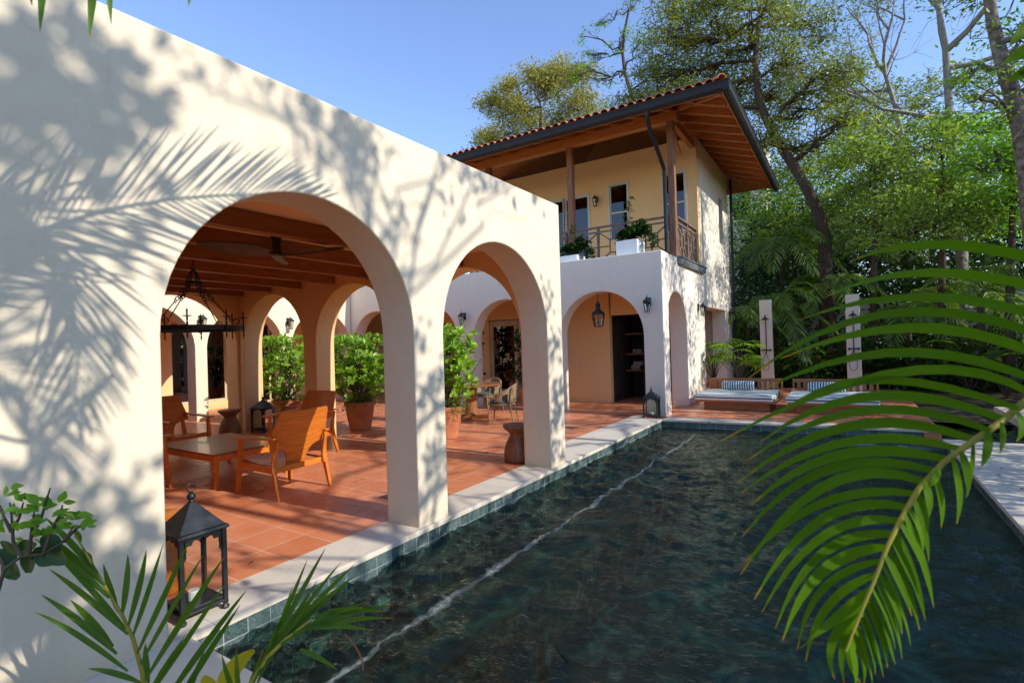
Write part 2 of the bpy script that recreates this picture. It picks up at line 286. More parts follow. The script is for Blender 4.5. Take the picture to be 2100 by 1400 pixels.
# ------------------------------------------------------------------ mesh helpers
def link(o,parent=None,world=False):
    COL.objects.link(o)
    if parent:
        o.parent=parent
        if world: o.location=-parent.location
    return o
class MB:
    def __init__(s): s.v=[]; s.f=[]; s.mi=[]
    def add(s,v,f,mi=0):
        b=len(s.v); s.v+= [tuple(x) for x in v]; s.f+=[tuple(b+i for i in q) for q in f]; s.mi+=[mi]*len(f); return s
    def box(s,x0,x1,y0,y1,z0,z1,mi=0):
        v=[(x,y,z) for z in (z0,z1) for y in (y0,y1) for x in (x0,x1)]
        return s.add(v,[(0,2,3,1),(4,5,7,6),(0,1,5,4),(2,6,7,3),(0,4,6,2),(1,3,7,5)],mi)
    def hexa(s,b,t,mi=0):  # bottom 4 pts, top 4 pts ccw
        return s.add(list(b)+list(t),[(3,2,1,0),(4,5,6,7),(0,1,5,4),(1,2,6,5),(2,3,7,6),(3,0,4,7)],mi)
    def bar(s,a,b,w,h,up=(0,0,1),mi=0,w2=None,h2=None):
        a,b=Vector(a),Vector(b); d=(b-a).normalized(); up=Vector(up)
        if abs(d.dot(up))>.98: up=Vector((1,0,0))
        x=d.cross(up).normalized(); y=x.cross(d); w2=w if w2 is None else w2; h2=h if h2 is None else h2
        c=lambda p,w,h:[p+x*(i*w/2)+y*(j*h/2) for i,j in ((-1,-1),(1,-1),(1,1),(-1,1))]
        return s.add(c(a,w,h)+c(b,w2,h2),[(3,2,1,0),(4,5,6,7),(0,1,5,4),(1,2,6,5),(2,3,7,6),(3,0,4,7)],mi)
    def tube(s,pts,rad,seg=8,mi=0,cap=True):
        pts=[Vector(p) for p in pts]; n=len(pts)
        if not hasattr(rad,'__len__'): rad=[rad]*n
        vs=[]; ref=None
        for i,p in enumerate(pts):
            d=(pts[min(i+1,n-1)]-pts[max(i-1,0)]).normalized()
            if ref is None: ref=Vector((0,0,1)) if abs(d.z)<.9 else Vector((1,0,0))
            x=d.cross(ref); 
            if x.length<1e-4: x=d.cross(Vector((0,1,0)))
            x.normalize(); y=x.cross(d); ref=-y if False else ref
            for k in range(seg):
                a=2*math.pi*k/seg; vs.append(p+(x*math.cos(a)+y*math.sin(a))*rad[i])
        fs=[(i*seg+k,i*seg+(k+1)%seg,(i+1)*seg+(k+1)%seg,(i+1)*seg+k) for i in range(n-1) for k in range(seg)]
        if cap: fs+=[tuple(range(seg))[::-1],tuple((n-1)*seg+k for k in range(seg))]
        return s.add(vs,fs,mi)
    def lathe(s,prof,seg=20,c=(0,0,0),mi=0,rot=0,ax='Z'):
        vs=[]
        for r,z in prof:
            for k in range(seg):
                a=rot+2*math.pi*k/seg; p=(r*math.cos(a),r*math.sin(a),z)
                if ax=='X': p=(z,r*math.cos(a),r*math.sin(a))
                if ax=='Y': p=(r*math.sin(a),z,r*math.cos(a))
                vs.append((c[0]+p[0],c[1]+p[1],c[2]+p[2]))
        n=len(prof); fs=[(i*seg+k,i*seg+(k+1)%seg,(i+1)*seg+(k+1)%seg,(i+1)*seg+k) for i in range(n-1) for k in range(seg)]
        fs+=[tuple(range(seg))[::-1],tuple((n-1)*seg+k for k in range(seg))]
        return s.add(vs,fs,mi)
    def torus(s,c,R_,r,ax='Z',seg=28,sg=8,mi=0,a0=0,a1=2*math.pi):
        full=abs(a1-a0-2*math.pi)<1e-6; pts=[]
        for i in range(seg+1):
            a=a0+(a1-a0)*i/seg; u,v=R_*math.cos(a),R_*math.sin(a)
            p={'Z':(u,v,0),'X':(0,u,v),'Y':(u,0,v)}[ax]; pts.append(Vector(c)+Vector(p))
        nv=Vector({'Z':(0,0,1),'X':(1,0,0),'Y':(0,1,0)}[ax]); vs=[]
        for i,p in enumerate(pts):
            d=(p-Vector(c)).normalized()
            for k in range(sg):
                b=2*math.pi*k/sg; vs.append(p+(d*math.cos(b)+nv*math.sin(b))*r)
        fs=[(i*sg+k,i*sg+(k+1)%sg,(i+1)*sg+(k+1)%sg,(i+1)*sg+k) for i in range(seg) for k in range(sg)]
        return s.add(vs,fs,mi)
    def build(s,name,mat,parent=None,world=False,smooth=None,bevel=0,seg=2):
        me=bpy.data.meshes.new(name); me.from_pydata(s.v,[],s.f)
        mats=mat if isinstance(mat,(list,tuple)) else [mat]
        for a in mats: me.materials.append(a)
        if len(mats)>1: me.polygons.foreach_set('material_index',s.mi)
        me.update()
        import bmesh
        bm=bmesh.new(); bm.from_mesh(me); bmesh.ops.remove_doubles(bm,verts=bm.verts,dist=1e-5)
        bmesh.ops.recalc_face_normals(bm,faces=bm.faces); bm.to_mesh(me); bm.free()
        if smooth is not None:
            me.shade_smooth(); me.set_sharp_from_angle(angle=R(smooth))
        o=bpy.data.objects.new(name,me); link(o,parent,world)
        if bevel:
            b=o.modifiers.new('bevel','BEVEL'); b.width=bevel; b.segments=seg; b.limit_method='ANGLE'; b.angle_limit=R(50)
            b.use_clamp_overlap=True
        return o
def arr(name,V,Q,mat,parent=None,world=False,uv=None,smooth=False,loc=None):
    V=np.asarray(V,np.float32).reshape(-1,3)
    if parent is not None and world: V=V-np.array(parent.location,np.float32)
    Q=np.asarray(Q,np.int32); k=Q.shape[1]
    me=bpy.data.meshes.new(name); me.vertices.add(len(V)); me.vertices.foreach_set('co',V.ravel())
    me.loops.add(Q.size); me.loops.foreach_set('vertex_index',Q.ravel()); me.polygons.add(len(Q))
    me.polygons.foreach_set('loop_start',np.arange(0,Q.size,k,dtype=np.int32))
    me.update(calc_edges=True); me.materials.append(mat)
    if uv is not None:
        l=me.uv_layers.new(name='UVMap'); l.data.foreach_set('uv',np.asarray(uv,np.float32)[Q.ravel()].ravel())
    if smooth: me.shade_smooth()
    o=bpy.data.objects.new(name,me); link(o,parent); return o
def nrm(a): return a/np.maximum(np.linalg.norm(a,axis=-1,keepdims=True),1e-9)
def leaves(rng,C,size,droop=0.,aspect=.42,var=.35,spread=1.0):
    """rhombic leaves growing from points C"""
    n=len(C); d=rng.normal(size=(n,3)); d[:,2]=d[:,2]*.6*spread-droop; d=nrm(d)
    s=nrm(np.cross(d,rng.normal(size=(n,3)))); nn=np.cross(d,s)
    L=size*(1+var*rng.uniform(-1,1,n))[:,None]; W=L*aspect*.5
    V=np.stack([C,C+d*L*.45+s*W+nn*L*.05,C+d*L-nn*L*.05,C+d*L*.45-s*W+nn*L*.05],1).reshape(-1,3)
    return V,np.arange(4*n).reshape(-1,4)
def ribbons(P,D,Nn,L,W,droop=.3,seg=4,fold=.25,prof=(.25,.9,1,.75,.0),g=(0,0,-1)):
    """leaflets: base P, dir D, surface normal Nn, length, width; returns verts, quads, uv"""
    P=np.asarray(P,float);D=nrm(np.asarray(D,float));Nn=np.asarray(Nn,float); n=len(P)
    S=nrm(np.cross(D,Nn)); Nn=nrm(np.cross(S,D)); L=np.asarray(L,float).reshape(-1,1); W=np.asarray(W,float).reshape(-1,1)
    droop=np.asarray(droop,float).reshape(-1,1)*np.ones((n,1)); g=np.array(g,float)
    rows=[];uv=[]; pf=np.interp(np.linspace(0,1,seg+1),np.linspace(0,1,len(prof)),prof)
    for i in range(seg+1):
        t=i/seg; c=P+D*L*t+g*L*droop*t*t; w_=W*.5*max(pf[i],.03); f=Nn*w_*fold
        rows+= [c-S*w_+f,c-f,c+S*w_+f]; uv+=[[0,t],[.5,t],[1,t]]
    V=np.stack(rows,1).reshape(-1,3); k=3*(seg+1); Q=[]
    for i in range(seg):
        a=3*i
        for b in (0,1): Q.append([a+b,a+b+1,a+b+4,a+b+3])
    Q=(np.array(Q)[None]+ (np.arange(n)*k)[:,None,None]).reshape(-1,4)
    return V,Q,np.tile(np.array(uv),(n,1))
def merge(parts):
    V=[];Q=[];U=[];b=0
    for p in parts:
        V.append(p[0]);Q.append(p[1]+b);b+=len(p[0])
        if len(p)>2:U.append(p[2])
    return np.concatenate(V),np.concatenate(Q),(np.concatenate(U) if U else None)
def curve(pts,n):
    P=np.array([tuple(p) for p in pts],float); d=np.r_[0,np.cumsum(np.linalg.norm(np.diff(P,axis=0),axis=1))]
    t=np.linspace(0,d[-1],n)
    # Catmull-like smoothing through interpolation of a cubic per axis
    out=np.stack([np.interp(t,d,P[:,i]) for i in range(3)],1)
    for _ in range(3): out[1:-1]=(out[:-2]+2*out[1:-1]+out[2:])/4
    return out
def frond(rng,pts,n,length,width,normal,angle=55,droop=.25,side_scale=(1,1),seg=4,fold=.3,tipangle=25):
    """pinnate frond; returns leaflet (V,Q,UV) and the rachis path"""
    P=curve(pts,max(n,6)); T=nrm(np.gradient(P,axis=0)); nm=np.array(normal,float)
    outs=[]
    for sgn,ss in ((1,side_scale[0]),(-1,side_scale[1])):
        t=np.linspace(0,1,len(P)); S=nrm(np.cross(T,nm[None]))*sgn
        a=np.radians(angle+(tipangle-angle)*t**1.5)+rng.normal(0,.05,len(P)); a=a[:,None]
        D=T*np.cos(a)+S*np.sin(a)+nm*rng.normal(.0,.08,(len(P),1))
        Lp=length*ss*np.interp(t,[0,.12,.45,.8,1],[.45,.85,1,.75,.35])*(1+rng.normal(0,.06,len(P)))
        outs.append(ribbons(P,D,np.tile(nm,(len(P),1))+rng.normal(0,.12,(len(P),3)),Lp,np.full(len(P),width),droop*(1+rng.normal(0,.2,len(P))),seg,fold))
    return merge(outs),P
def thing(name,label,cat,loc=(0,0,0),rz=0,group=None):
    o=bpy.data.objects.new(name,None); COL.objects.link(o); o.empty_display_size=.1
    o.location=loc; o.rotation_euler=(0,0,rz); o['label']=label; o['category']=cat
    if group:o['group']=group
    return o
def tag(o,label,cat,group=None):
    o['label']=label;o['category']=cat
    if group:o['group']=group
    return o
def struct(o,kind='structure'): o['kind']=kind; return o
def dup(root,label=None,loc=None,rz=None,scale=None):
    def cp(o,p):
        c=o.copy(); COL.objects.link(c); c.parent=p
        for ch in list(o.children): cp(ch,c)
        return c
    c=cp(root,None)
    if label:c['label']=label
    if loc is not None:c.location=loc
    if rz is not None:c.rotation_euler=(0,0,rz)
    if scale is not None:c.scale=scale
    return c
# ------------------------------------------------------------------ walls with openings
def arch_wall(axis,w0,w1,u0,u1,z0,z1,ops,seg=28):
    """solid wall; ops: ('a',centre,radius,spring[,sill]) or ('r',ua,ub,za,zb)"""
    b=MB(); P=(lambda u,w,z:(w,u,z)) if axis=='Y' else (lambda u,w,z:(u,w,z))
    lv={z0,z1}
    for o in ops:
        if o[0]=='a': lv.add(o[3])
        else: lv|={o[3],o[4]}
    lv=sorted(lv)
    def quad(ua,ub,za,zb,zc,zd):   # za,zb bottom at ua,ub ; zc,zd top at ua,ub
        for w in (w0,w1): b.add([P(ua,w,za),P(ub,w,zb),P(ub,w,zd),P(ua,w,zc)],[(0,1,2,3)])
    def col(ua,ub):
        for a,c in zip(lv[:-1],lv[1:]): quad(ua,ub,a,a,c,c)
        cap(ua,ub)
    def cap(ua,ub): b.add([P(ua,w0,z1),P(ub,w0,z1),P(ub,w1,z1),P(ua,w1,z1)],[(0,1,2,3)])
    def jamb(u,za,zb):
        for a,c in zip(lv[:-1],lv[1:]):
            if a>=za-1e-6 and c<=zb+1e-6: b.add([P(u,w0,a),P(u,w1,a),P(u,w1,c),P(u,w0,c)],[(0,1,2,3)])
    u=u0; jamb(u0,z0,z1); jamb(u1,z0,z1)
    for o in sorted(ops,key=lambda q:q[1]-(q[2] if q[0]=='a' else 0)):
        if o[0]=='a':
            _,c,r,s=o[:4]; col(u,c-r); jamb(c-r,z0,s); jamb(c+r,z0,s)
            A=[math.pi*(1-i/seg) for i in range(seg+1)]; pu=[c+r*math.cos(a) for a in A]; pz=[s+r*math.sin(a) for a in A]
            for i in range(seg):
                quad(pu[i],pu[i+1],pz[i],pz[i+1],z1,z1); cap(pu[i],pu[i+1])
                b.add([P(pu[i],w0,pz[i]),P(pu[i+1],w0,pz[i+1]),P(pu[i+1],w1,pz[i+1]),P(pu[i],w1,pz[i])],[(0,1,2,3)])
            u=c+r
        else:
            _,ua,ub,za,zb=o; col(u,ua); jamb(ua,za,zb); jamb(ub,za,zb)
            if za>z0: 
                quad(ua,ub,z0,z0,za,za); b.add([P(ua,w0,za),P(ub,w0,za),P(ub,w1,za),P(ua,w1,za)],[(0,1,2,3)])
            quad(ua,ub,zb,zb,z1,z1); cap(ua,ub); b.add([P(ua,w0,zb),P(ub,w0,zb),P(ub,w1,zb),P(ua,w1,zb)],[(0,1,2,3)])
            u=ub
    col(u,u1); return b
SP=1.70
# ------------------------------------------------------------------ setting
b=MB(); N_=40
for i in range(N_):
    for j in range(N_):
        pass
def groundz(x,y):
    z=-.06
    if y>18.2: z+=min(1,(y-18.2)/3)*.25+max(0,y-21)*.10
    if x>5.7 and y<30: z+=max(0,x-5.7)*.05
    return z
gx=[-400,-150,-60,-30,-20,-14,-9.0,-5,-2,0.02]+[.04+.53*i for i in range(1,9)]+[5.7,7,9,12,16,22,30,60,150,400]
gy=[-400,-150,-60,-20,-8,-3,-1,0,1.1,1.44]+[1.45+i for i in range(1,9)]+[10.5,12.2,14,16,18,19,20,21,23,26,30,36,45,60,150,400]
gx=sorted(gx); gy=sorted(gy)
V=[(x,y,groundz(min(x,25),min(y,45))) for y in gy for x in gx]
Q=[]; nx=len(gx)
for j in range(len(gy)-1):
    for i in range(nx-1):
        cx_,cy_=(gx[i]+gx[i+1])/2,(gy[j]+gy[j+1])/2
        if 0.02<cx_<5.7 and 1.44<cy_<12.2: continue
        if -13.5<cx_<0.03 and -6<cy_<18.0: continue
        Q.append((j*nx+i,j*nx+i+1,(j+1)*nx+i+1,(j+1)*nx+i))
o=arr('ground',V,Q,M['earth']); struct(o)
# terracotta floor, in courtyard / room / far terrace
b=MB(); b.box(-13.5,-.42,-6,18.05,-.3,0.0); struct(b.build('terrace_floor',M['terracotta']))
b=MB(); b.box(-.42+.002,4.42,10.72,18.05,-.3,-.001)
b.build('poolside_terrace',M['terracotta']); struct(bpy.data.objects['poolside_terrace'])
# coping
b=MB(); b.box(-.418,.045,-2,10.42,-.035,.006); b.box(-.66,-.4201,6.2,10.74,-.03,.004)
struct(b.build('pool_coping',M['stone'],bevel=.004))
b=MB()
b.add([(0.046,10.32,.003),(4.42,10.72,.003),(4.42,11.02,.003),(.046,10.70,.003),(0.046,10.32,-.035),(4.42,10.72,-.035),(4.42,11.02,-.035),(.046,10.70,-.035)],[(0,1,2,3),(7,6,5,4),(0,4,5,1),(1,5,6,2),(2,6,7,3),(3,7,4,0)])
struct(b.build('far_coping',M['stone'],bevel=.004))
b=MB(); b.box(4.33,5.75,-2,9.9,-.04,.005); b.box(5.55,5.95,9.91,13.6,-.04,.10)
struct(b.build('right_coping',M['stone'],bevel=.004))
b=MB(); b.box(-.41,4.32,.85,1.46,-.04,.004); struct(b.build('near_coping',M['stone'],bevel=.004))
# pool basin
b=MB(); zt,zb=-.036,-1.5
def qd(p,mi): b.add(p,[(0,1,2,3)],mi)
def wall(p,q,mi): b.add([(p[0],p[1],zb),(q[0],q[1],zb),(q[0],q[1],zt),(p[0],p[1],zt)],[(0,1,2,3)],mi)
c=[(.03,1.47),(.03,10.34),(4.42,10.74),(5.56,13.6),(5.56,9.88),(4.35,9.88),(4.35,1.47)]
wall(c[0],c[1],0); wall(c[1],c[2],1); wall((4.42,10.74),(4.42,13.6),0); wall((4.42,13.6),(5.56,13.6),1); wall(c[3],c[4],0); wall(c[4],c[5],1); wall(c[5],c[6],0); wall(c[6],c[0],1)
qd([(.03,1.47,zb),(5.56,1.47,zb),(5.56,13.6,zb),(.03,13.6,zb)],2)
struct(b.build('pool_basin',[M['tileYZ'],M['tileXZ'],M['poolfloor']]))
# submerged bench along the colonnade
b=MB(); b.box(.035,.80,1.48,9.9,-1.4,-.62); struct(b.build('pool_bench',M['poolfloor']))
b=MB(); b.box(2.9,4.34,9.72,9.87,-.6,-.125); struct(b.build('pool_ledge',M['tileXZ'],bevel=.004))
# water sheet: real small waves
rngw=np.random.default_rng(12); WV=[]
for i in range(90):
    lam=float(np.exp(rngw.uniform(np.log(.07),np.log(.8)))); th=rngw.normal(R(70),.9); WV.append((2*math.pi/lam*math.cos(th),2*math.pi/lam*math.sin(th),rngw.uniform(0,6.28),.0026*(lam/.3)**.75 if lam<.7 else .0030))
def wave(x,y):
    x2=x+.10*np.sin(y*2.1+x)+.05*np.sin(y*5.3); y2=y+.10*np.sin(x*2.7+1.3); h=np.zeros_like(x)
    for kx,ky,ph,am in WV: h+=am*np.sin(kx*x2+ky*y2+ph)
    env=.75+.35*np.sin(x*.9+y*.7)*np.sin(y*.45+1.0)
    return h*env
def wsheet(name,x0,x1,y0,y1,st):
    xs=np.linspace(x0,x1,int((x1-x0)/st)+1); ys=np.linspace(y0,y1,int((y1-y0)/st)+1); X_,Y_=np.meshgrid(xs,ys)
    Z_=-.15+wave(X_,Y_); V=np.stack([X_,Y_,Z_],-1).reshape(-1,3); n=len(xs); j,i=np.meshgrid(np.arange(len(ys)-1),np.arange(n-1),indexing='ij'); a=(j*n+i).ravel()
    o=arr(name,V,np.stack([a,a+1,a+n+1,a+n],1),M['water'],smooth=True); struct(o)
wsheet('pool_water',.031,4.349,1.471,9.88,.021); wsheet('pool_water',.031,4.41,9.88,10.74,.04); wsheet('pool_water',4.41,5.559,9.88,13.59,.05)
# pale broken streak lying along the water surface
rng=np.random.default_rng(3); V=[];Q=[];U=[]; n=400
for i in range(n):
    y=1.5+8.2*i/(n-1); cxx=.85+.008*math.sin(y*3.1)+.008*math.sin(y*7.7); hw=.11*(1.0+.35*math.sin(y*2.3+1))*(1 if y<6 else .8)
    for q,s in ((0,-1),(.5,0),(1,1)): V.append((cxx+s*hw,y,-.1465+.004+float(wave(np.array([cxx+s*hw]),np.array([y]))[0]))); U.append((q,y))
    if i: a=3*(i-1); Q+=[(a,a+1,a+4,a+3),(a+1,a+2,a+5,a+4)]
o=arr('pale_streak',V,Q,M['pale_strip'],uv=U); struct(o,'stuff')
# ------------------------------------------------------------------ pool arcade
arc=thing('arcade_pavilion','cream plastered pavilion with tall round arches opening onto the pool','pavilion',(-3.5,2,0))
arch_wall('Y',-.40,0,-6,6.2,0,3.43,[('a',2.375,1.005,SP),('a',4.785,1.015,SP)]).build('poolside_wall',M['plaster'],arc,True,smooth=30,bevel=.012)
arch_wall('X',5.803,6.197,-7.45,-.34,.001,3.42,[('a',-5.95,.96,SP),('a',-3.68,.97,SP),('a',-1.40,.99,SP)]).build('end_wall',M['plaster_bounce'],arc,True,smooth=30,bevel=.012)
arch_wall('Y',-7.448,-7.05,-6,5.85,.001,3.42,[('a',4.75,1.0,SP),('a',2.4,1.0,SP),('a',.05,1.0,SP)]).build('rear_wall',M['plaster_bounce'],arc,True,smooth=30,bevel=.012)
b=MB(); b.box(-7.04,-.401,-6,5.799,2.875,3.3); b.build('ceiling',M['plaster_bounce'],arc,True)
b=MB(); b.box(-7.45,-.401,-6.3,-6.01,0,3.4); b.build('near_end_wall',M['plaster'],arc,True)
for i in range(8):
    x=-6.89+.92*i
    if x>-.5:break
    b=MB(); b.box(x-.055,x+.055,-6,5.795,2.70,2.872); b.build('ceiling_beam',M['beam'],arc,True,bevel=.006)
# ------------------------------------------------------------------ courtyard wing
wing=thing('courtyard_wing','cream arcaded wing on the far left side of the courtyard','wing',(-11,4,0))
arch_wall('Y',-10.0,-9.6,-4,10.73,.001,3.9,[('a',9.70,.99,SP),('a',7.45,.99,SP),('a',5.2,.99,SP),('a',2.95,.99,SP),('a',.7,.99,SP)]).build('arcade_wall',M['plaster'],wing,True,smooth=30,bevel=.012)
b=MB(); b.box(-13.3,-10.001,-4,10.7,2.9,3.8); b.build('roof_slab',M['plaster'],wing,True)
arch_wall('Y',-12.2,-11.9,-4,10.7,.001,2.899,[('r',3.9,5.6,0.02,2.35),('r',6.7,8.2,.22,2.45),('r',8.8,10.3,.02,2.45)]).build('inner_wall',M['plaster_bounce'],wing,True)
for (ya,yb,za,zz) in ((3.9,5.6,.02,2.35),(6.7,8.2,.22,2.45),(8.8,10.3,.02,2.45)):
    b=MB(); b.box(-12.06,-12.0,ya,yb,za,za+.06); b.box(-12.06,-12.0,ya,yb,zz-.06,zz)
    for y in (ya,(ya+yb)/2-.03,yb-.06): b.box(-12.058,-12.002,y,y+.06,za,zz)
    f=b.build('window',M['doorwood'],wing,True); b=MB(); b.box(-12.035,-12.03,ya,yb,za,zz)
    p=b.build('pane',M['window'],None); p.parent=f; p.matrix_parent_inverse=Matrix.Identity(4)
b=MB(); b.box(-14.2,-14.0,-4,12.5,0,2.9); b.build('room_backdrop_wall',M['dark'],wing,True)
# ------------------------------------------------------------------ main house
hs=thing('pool_house','two storey cream house with clay tiled roof and wooden balcony above arches','house',(-4,14,0))
fc=[('a',c,1.0,SP) for c in (-1.42,-3.94,-6.43)]+[('a',-8.52,.97,SP)]
arch_wall('X',10.75,11.15,-13.3,.003,0.001,3.45,fc).build('lower_facade',M['plaster_white'],hs,True,smooth=30,bevel=.012)
arch_wall('Y',-.40,0.0,11.06,18.35,.002,3.30,[('a',11.80,.83,1.83),('r',14.47,17.3,.01,2.44)]).build('side_wall',M['plaster_white'],hs,True,smooth=30,bevel=.012)
b=MB(); b.box(-.40,0.001,11.06,12.05,3.29,3.44); b.build('parapet',M['plaster_white'],hs,True,bevel=.01)
b=MB(); b.box(-13.3,-.401,11.151,18.3,2.9,3.28); b.build('upper_floor_slab',M['plaster_bounce'],hs,True)
b=MB(); b.box(-13.3,-.401,11.151,12.05,3.281,3.40); b.build('ledge',M['lead'],hs,True)
# porch back wall, shelf recess, vanity room
arch_wall('X',12.6,12.8,-13.3,-1.95,.002,2.899,[('r',-8.9,-7.4,.01,2.3),('r',-5.75,-3.75,.01,2.30)]).build('porch_wall',M['plaster_bounce'],hs,True,bevel=.01)
b=MB(); b.box(-2.15,-1.951,12.801,14.3,.002,2.899); b.box(-2.15,-1.2,14.301,14.5,.002,2.899); b.box(-1.35,-1.201,13.4,14.3,.002,2.899)
b.build('recess_wall',M['dark'],hs,True)  # recess shade put into a near-black wall colour
b=MB(); b.box(-1.9,-.41,12.61,12.75,2.25,2.9); b.build('recess_lintel',M['plaster_bounce'],hs,True)
for z in (.75,1.2,1.75):
    b=MB(); b.box(-1.94,-1.36,13.7,14.29,z,z+.04); b.build('shelf',M['post'],hs,True)
b=MB(); b.box(-1.19,-.41,15.6,15.8,.002,2.9); b.build('vanity_wall',M['plaster_bounce'],hs,True)
b=MB(); b.box(-1.18,-.45,15.1,15.58,.3,.85); b.build('vanity_cabinet',M['post'],hs,True,bevel=.005)
b=MB(); b.box(-1.1,-.5,15.55,15.58,1.2,2.0); b.build('mirror',M['dark'],hs,True)
b=MB(); b.box(-3.2,-3.0,14.5,18.3,0,2.9);b.box(-3.2,-.401,18.1,18.3,0,2.9); b.build('rear_room_wall',M['plaster_bounce'],hs,True)
# outdoor shower nook with small tiles
b=MB(); b.box(-1.3,-1.18,14.3,17.6,.002,2.9); b.box(-1.18,-.401,17.35,17.55,.002,2.9); b.box(-1.18,-.401,14.3,14.45,.002,2.9); b.build('nook_wall',M['tile_nook'],hs,True)
for y in (15.6,16.1):
    b=MB(); b.bar((-1.17,y,1.65),(-1.10,y,1.66),.02,.02); b.tube([(-1.10,y,1.60),(-1.09,y,1.66),(-1.10,y,1.75)],.012,6); b.build('robe_hook',M['iron'],hs,True)
# upper storey
arch_wall('X',14.2,14.45,-7.6,-.03,3.28,6.9,[('r',-.90,-.34,4.5,6.07),('r',-2.47,-1.93,4.5,6.07),('r',-4.75,-3.12,3.45,5.95)]).build('upper_front_wall',M['plaster_bounce'],hs,True)
arch_wall('Y',-.33,-.029,14.451,18.35,3.301,6.9,[('r',16.9,17.5,4.5,5.9)]).build('upper_side_wall',M['plaster_white'],hs,True)
b=MB(); b.box(-7.6,-.34,18.1,18.35,3.3,6.9); b.build('upper_rear_wall',M['plaster_white'],hs,True)
b=MB(); b.box(-.06,.09,11.95,14.42,3.302,3.44); b.box(-.06,.11,11.92,14.45,3.44,3.475); b.build('balcony_flashing',M['lead'],hs,True,bevel=.006)
b=MB(); b.box(-7.5,-.061,12.051,14.19,3.29,3.47); b.build('balcony_floor',M['stone'],hs,True)
def window(x0,x1,z0,z1,y=14.21,mid=True,blue=False):
    b=MB(); t=.035
    b.box(x0-.05,x1+.05,y-.035,y+.02,z1,z1+.05); b.box(x0-.05,x0,y-.035,y+.02,z0,z1); b.box(x1,x1+.05,y-.035,y+.02,z0,z1); b.box(x0-.06,x1+.06,y-.05,y+.02,z0-.05,z0)
    f=b.build('window',M['frame'],hs,True,bevel=.004)
    b=MB(); b.box(x0,x0+t,y,y+.04,z0,z1); b.box(x1-t,x1,y,y+.04,z0,z1); b.box(x0+t,x1-t,y,y+.04,z0,z0+t); b.box(x0+t,x1-t,y,y+.04,z1-t,z1)
    if mid: zm=(z0+z1)/2-.05; b.box(x0+t,x1-t,y-.01,y+.04,zm,zm+.045)
    s=b.build('sash',M['frame'],None); s.parent=f
    b=MB(); b.box(x0+t,x1-t,y+.025,y+.03,z0+t,z1-t); p=b.build('pane',M['window'],None); p.parent=f
    return f
window(-.90,-.34,4.5,6.07); window(-2.47,-1.93,4.5,6.07)
for x0,x1 in ((-4.72,-3.96),(-3.90,-3.14)): window(x0,x1,3.52,5.92,mid=False)
b=MB(); b.box(-7.6,-.34,16.3,16.4,3.5,6.5); b.build('bedroom_wall',M['dark'],hs,True)
b=MB(); b.box(-.2,-.19,16.9,17.5,4.5,5.9); b.build('side_window',M['window'],hs,True)
# french doors under the middle arch
for x0,x1 in ((-5.73,-4.76),(-4.74,-3.77)):
    b=MB(); t=.12
    b.box(x0,x0+t,12.64,12.69,.03,2.28); b.box(x1-t,x1,12.64,12.69,.03,2.28); b.box(x0+t,x1-t,12.64,12.69,2.12,2.28); b.box(x0+t,x1-t,12.64,12.69,.03,.28)
    f=b.build('french_door',M['doorwood'],hs,True,bevel=.004)
    b=MB(); b.box(x0+t,x1-t,12.66,12.667,.28,2.12); p=b.build('pane',M['window'],None); p.parent=f
    xh=x1-.05 if x0<-5 else x0+.05
    b=MB(); b.box(xh-.015,xh+.015,12.62,12.64,.98,1.12); b.bar((xh,12.61,1.05),(xh+(-.1 if x0<-5 else .1),12.61,1.05),.018,.018); h=b.build('handle',M['iron'],None); h.parent=f
b=MB(); b.box(-3.36,-3.20,12.50,12.59,.03,2.2); b.build('tall_shutter',M['frame'],hs,True)
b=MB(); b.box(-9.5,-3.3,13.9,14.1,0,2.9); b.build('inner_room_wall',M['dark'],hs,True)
# balcony posts, beams
PX=(-.13,-2.72,-5.3)
for x in PX:
    b=MB(); b.box(x-.075,x+.075,12.13,12.28,3.47,6.62); b.build('balcony_post',M['post'],hs,True,bevel=.006)
b=MB(); b.box(-8.2,.05,12.1,12.30,6.62,6.84); b.build('eave_beam',M['eave'],hs,True,bevel=.006)
b=MB(); b.bar((-.13,12.2,6.55),(-.13,12.9,6.1),.09,.12); b.bar((-.13,12.32,6.72),(-.13,14.19,6.72),.12,.2); b.build('side_beam',M['eave_y'],hs,True)
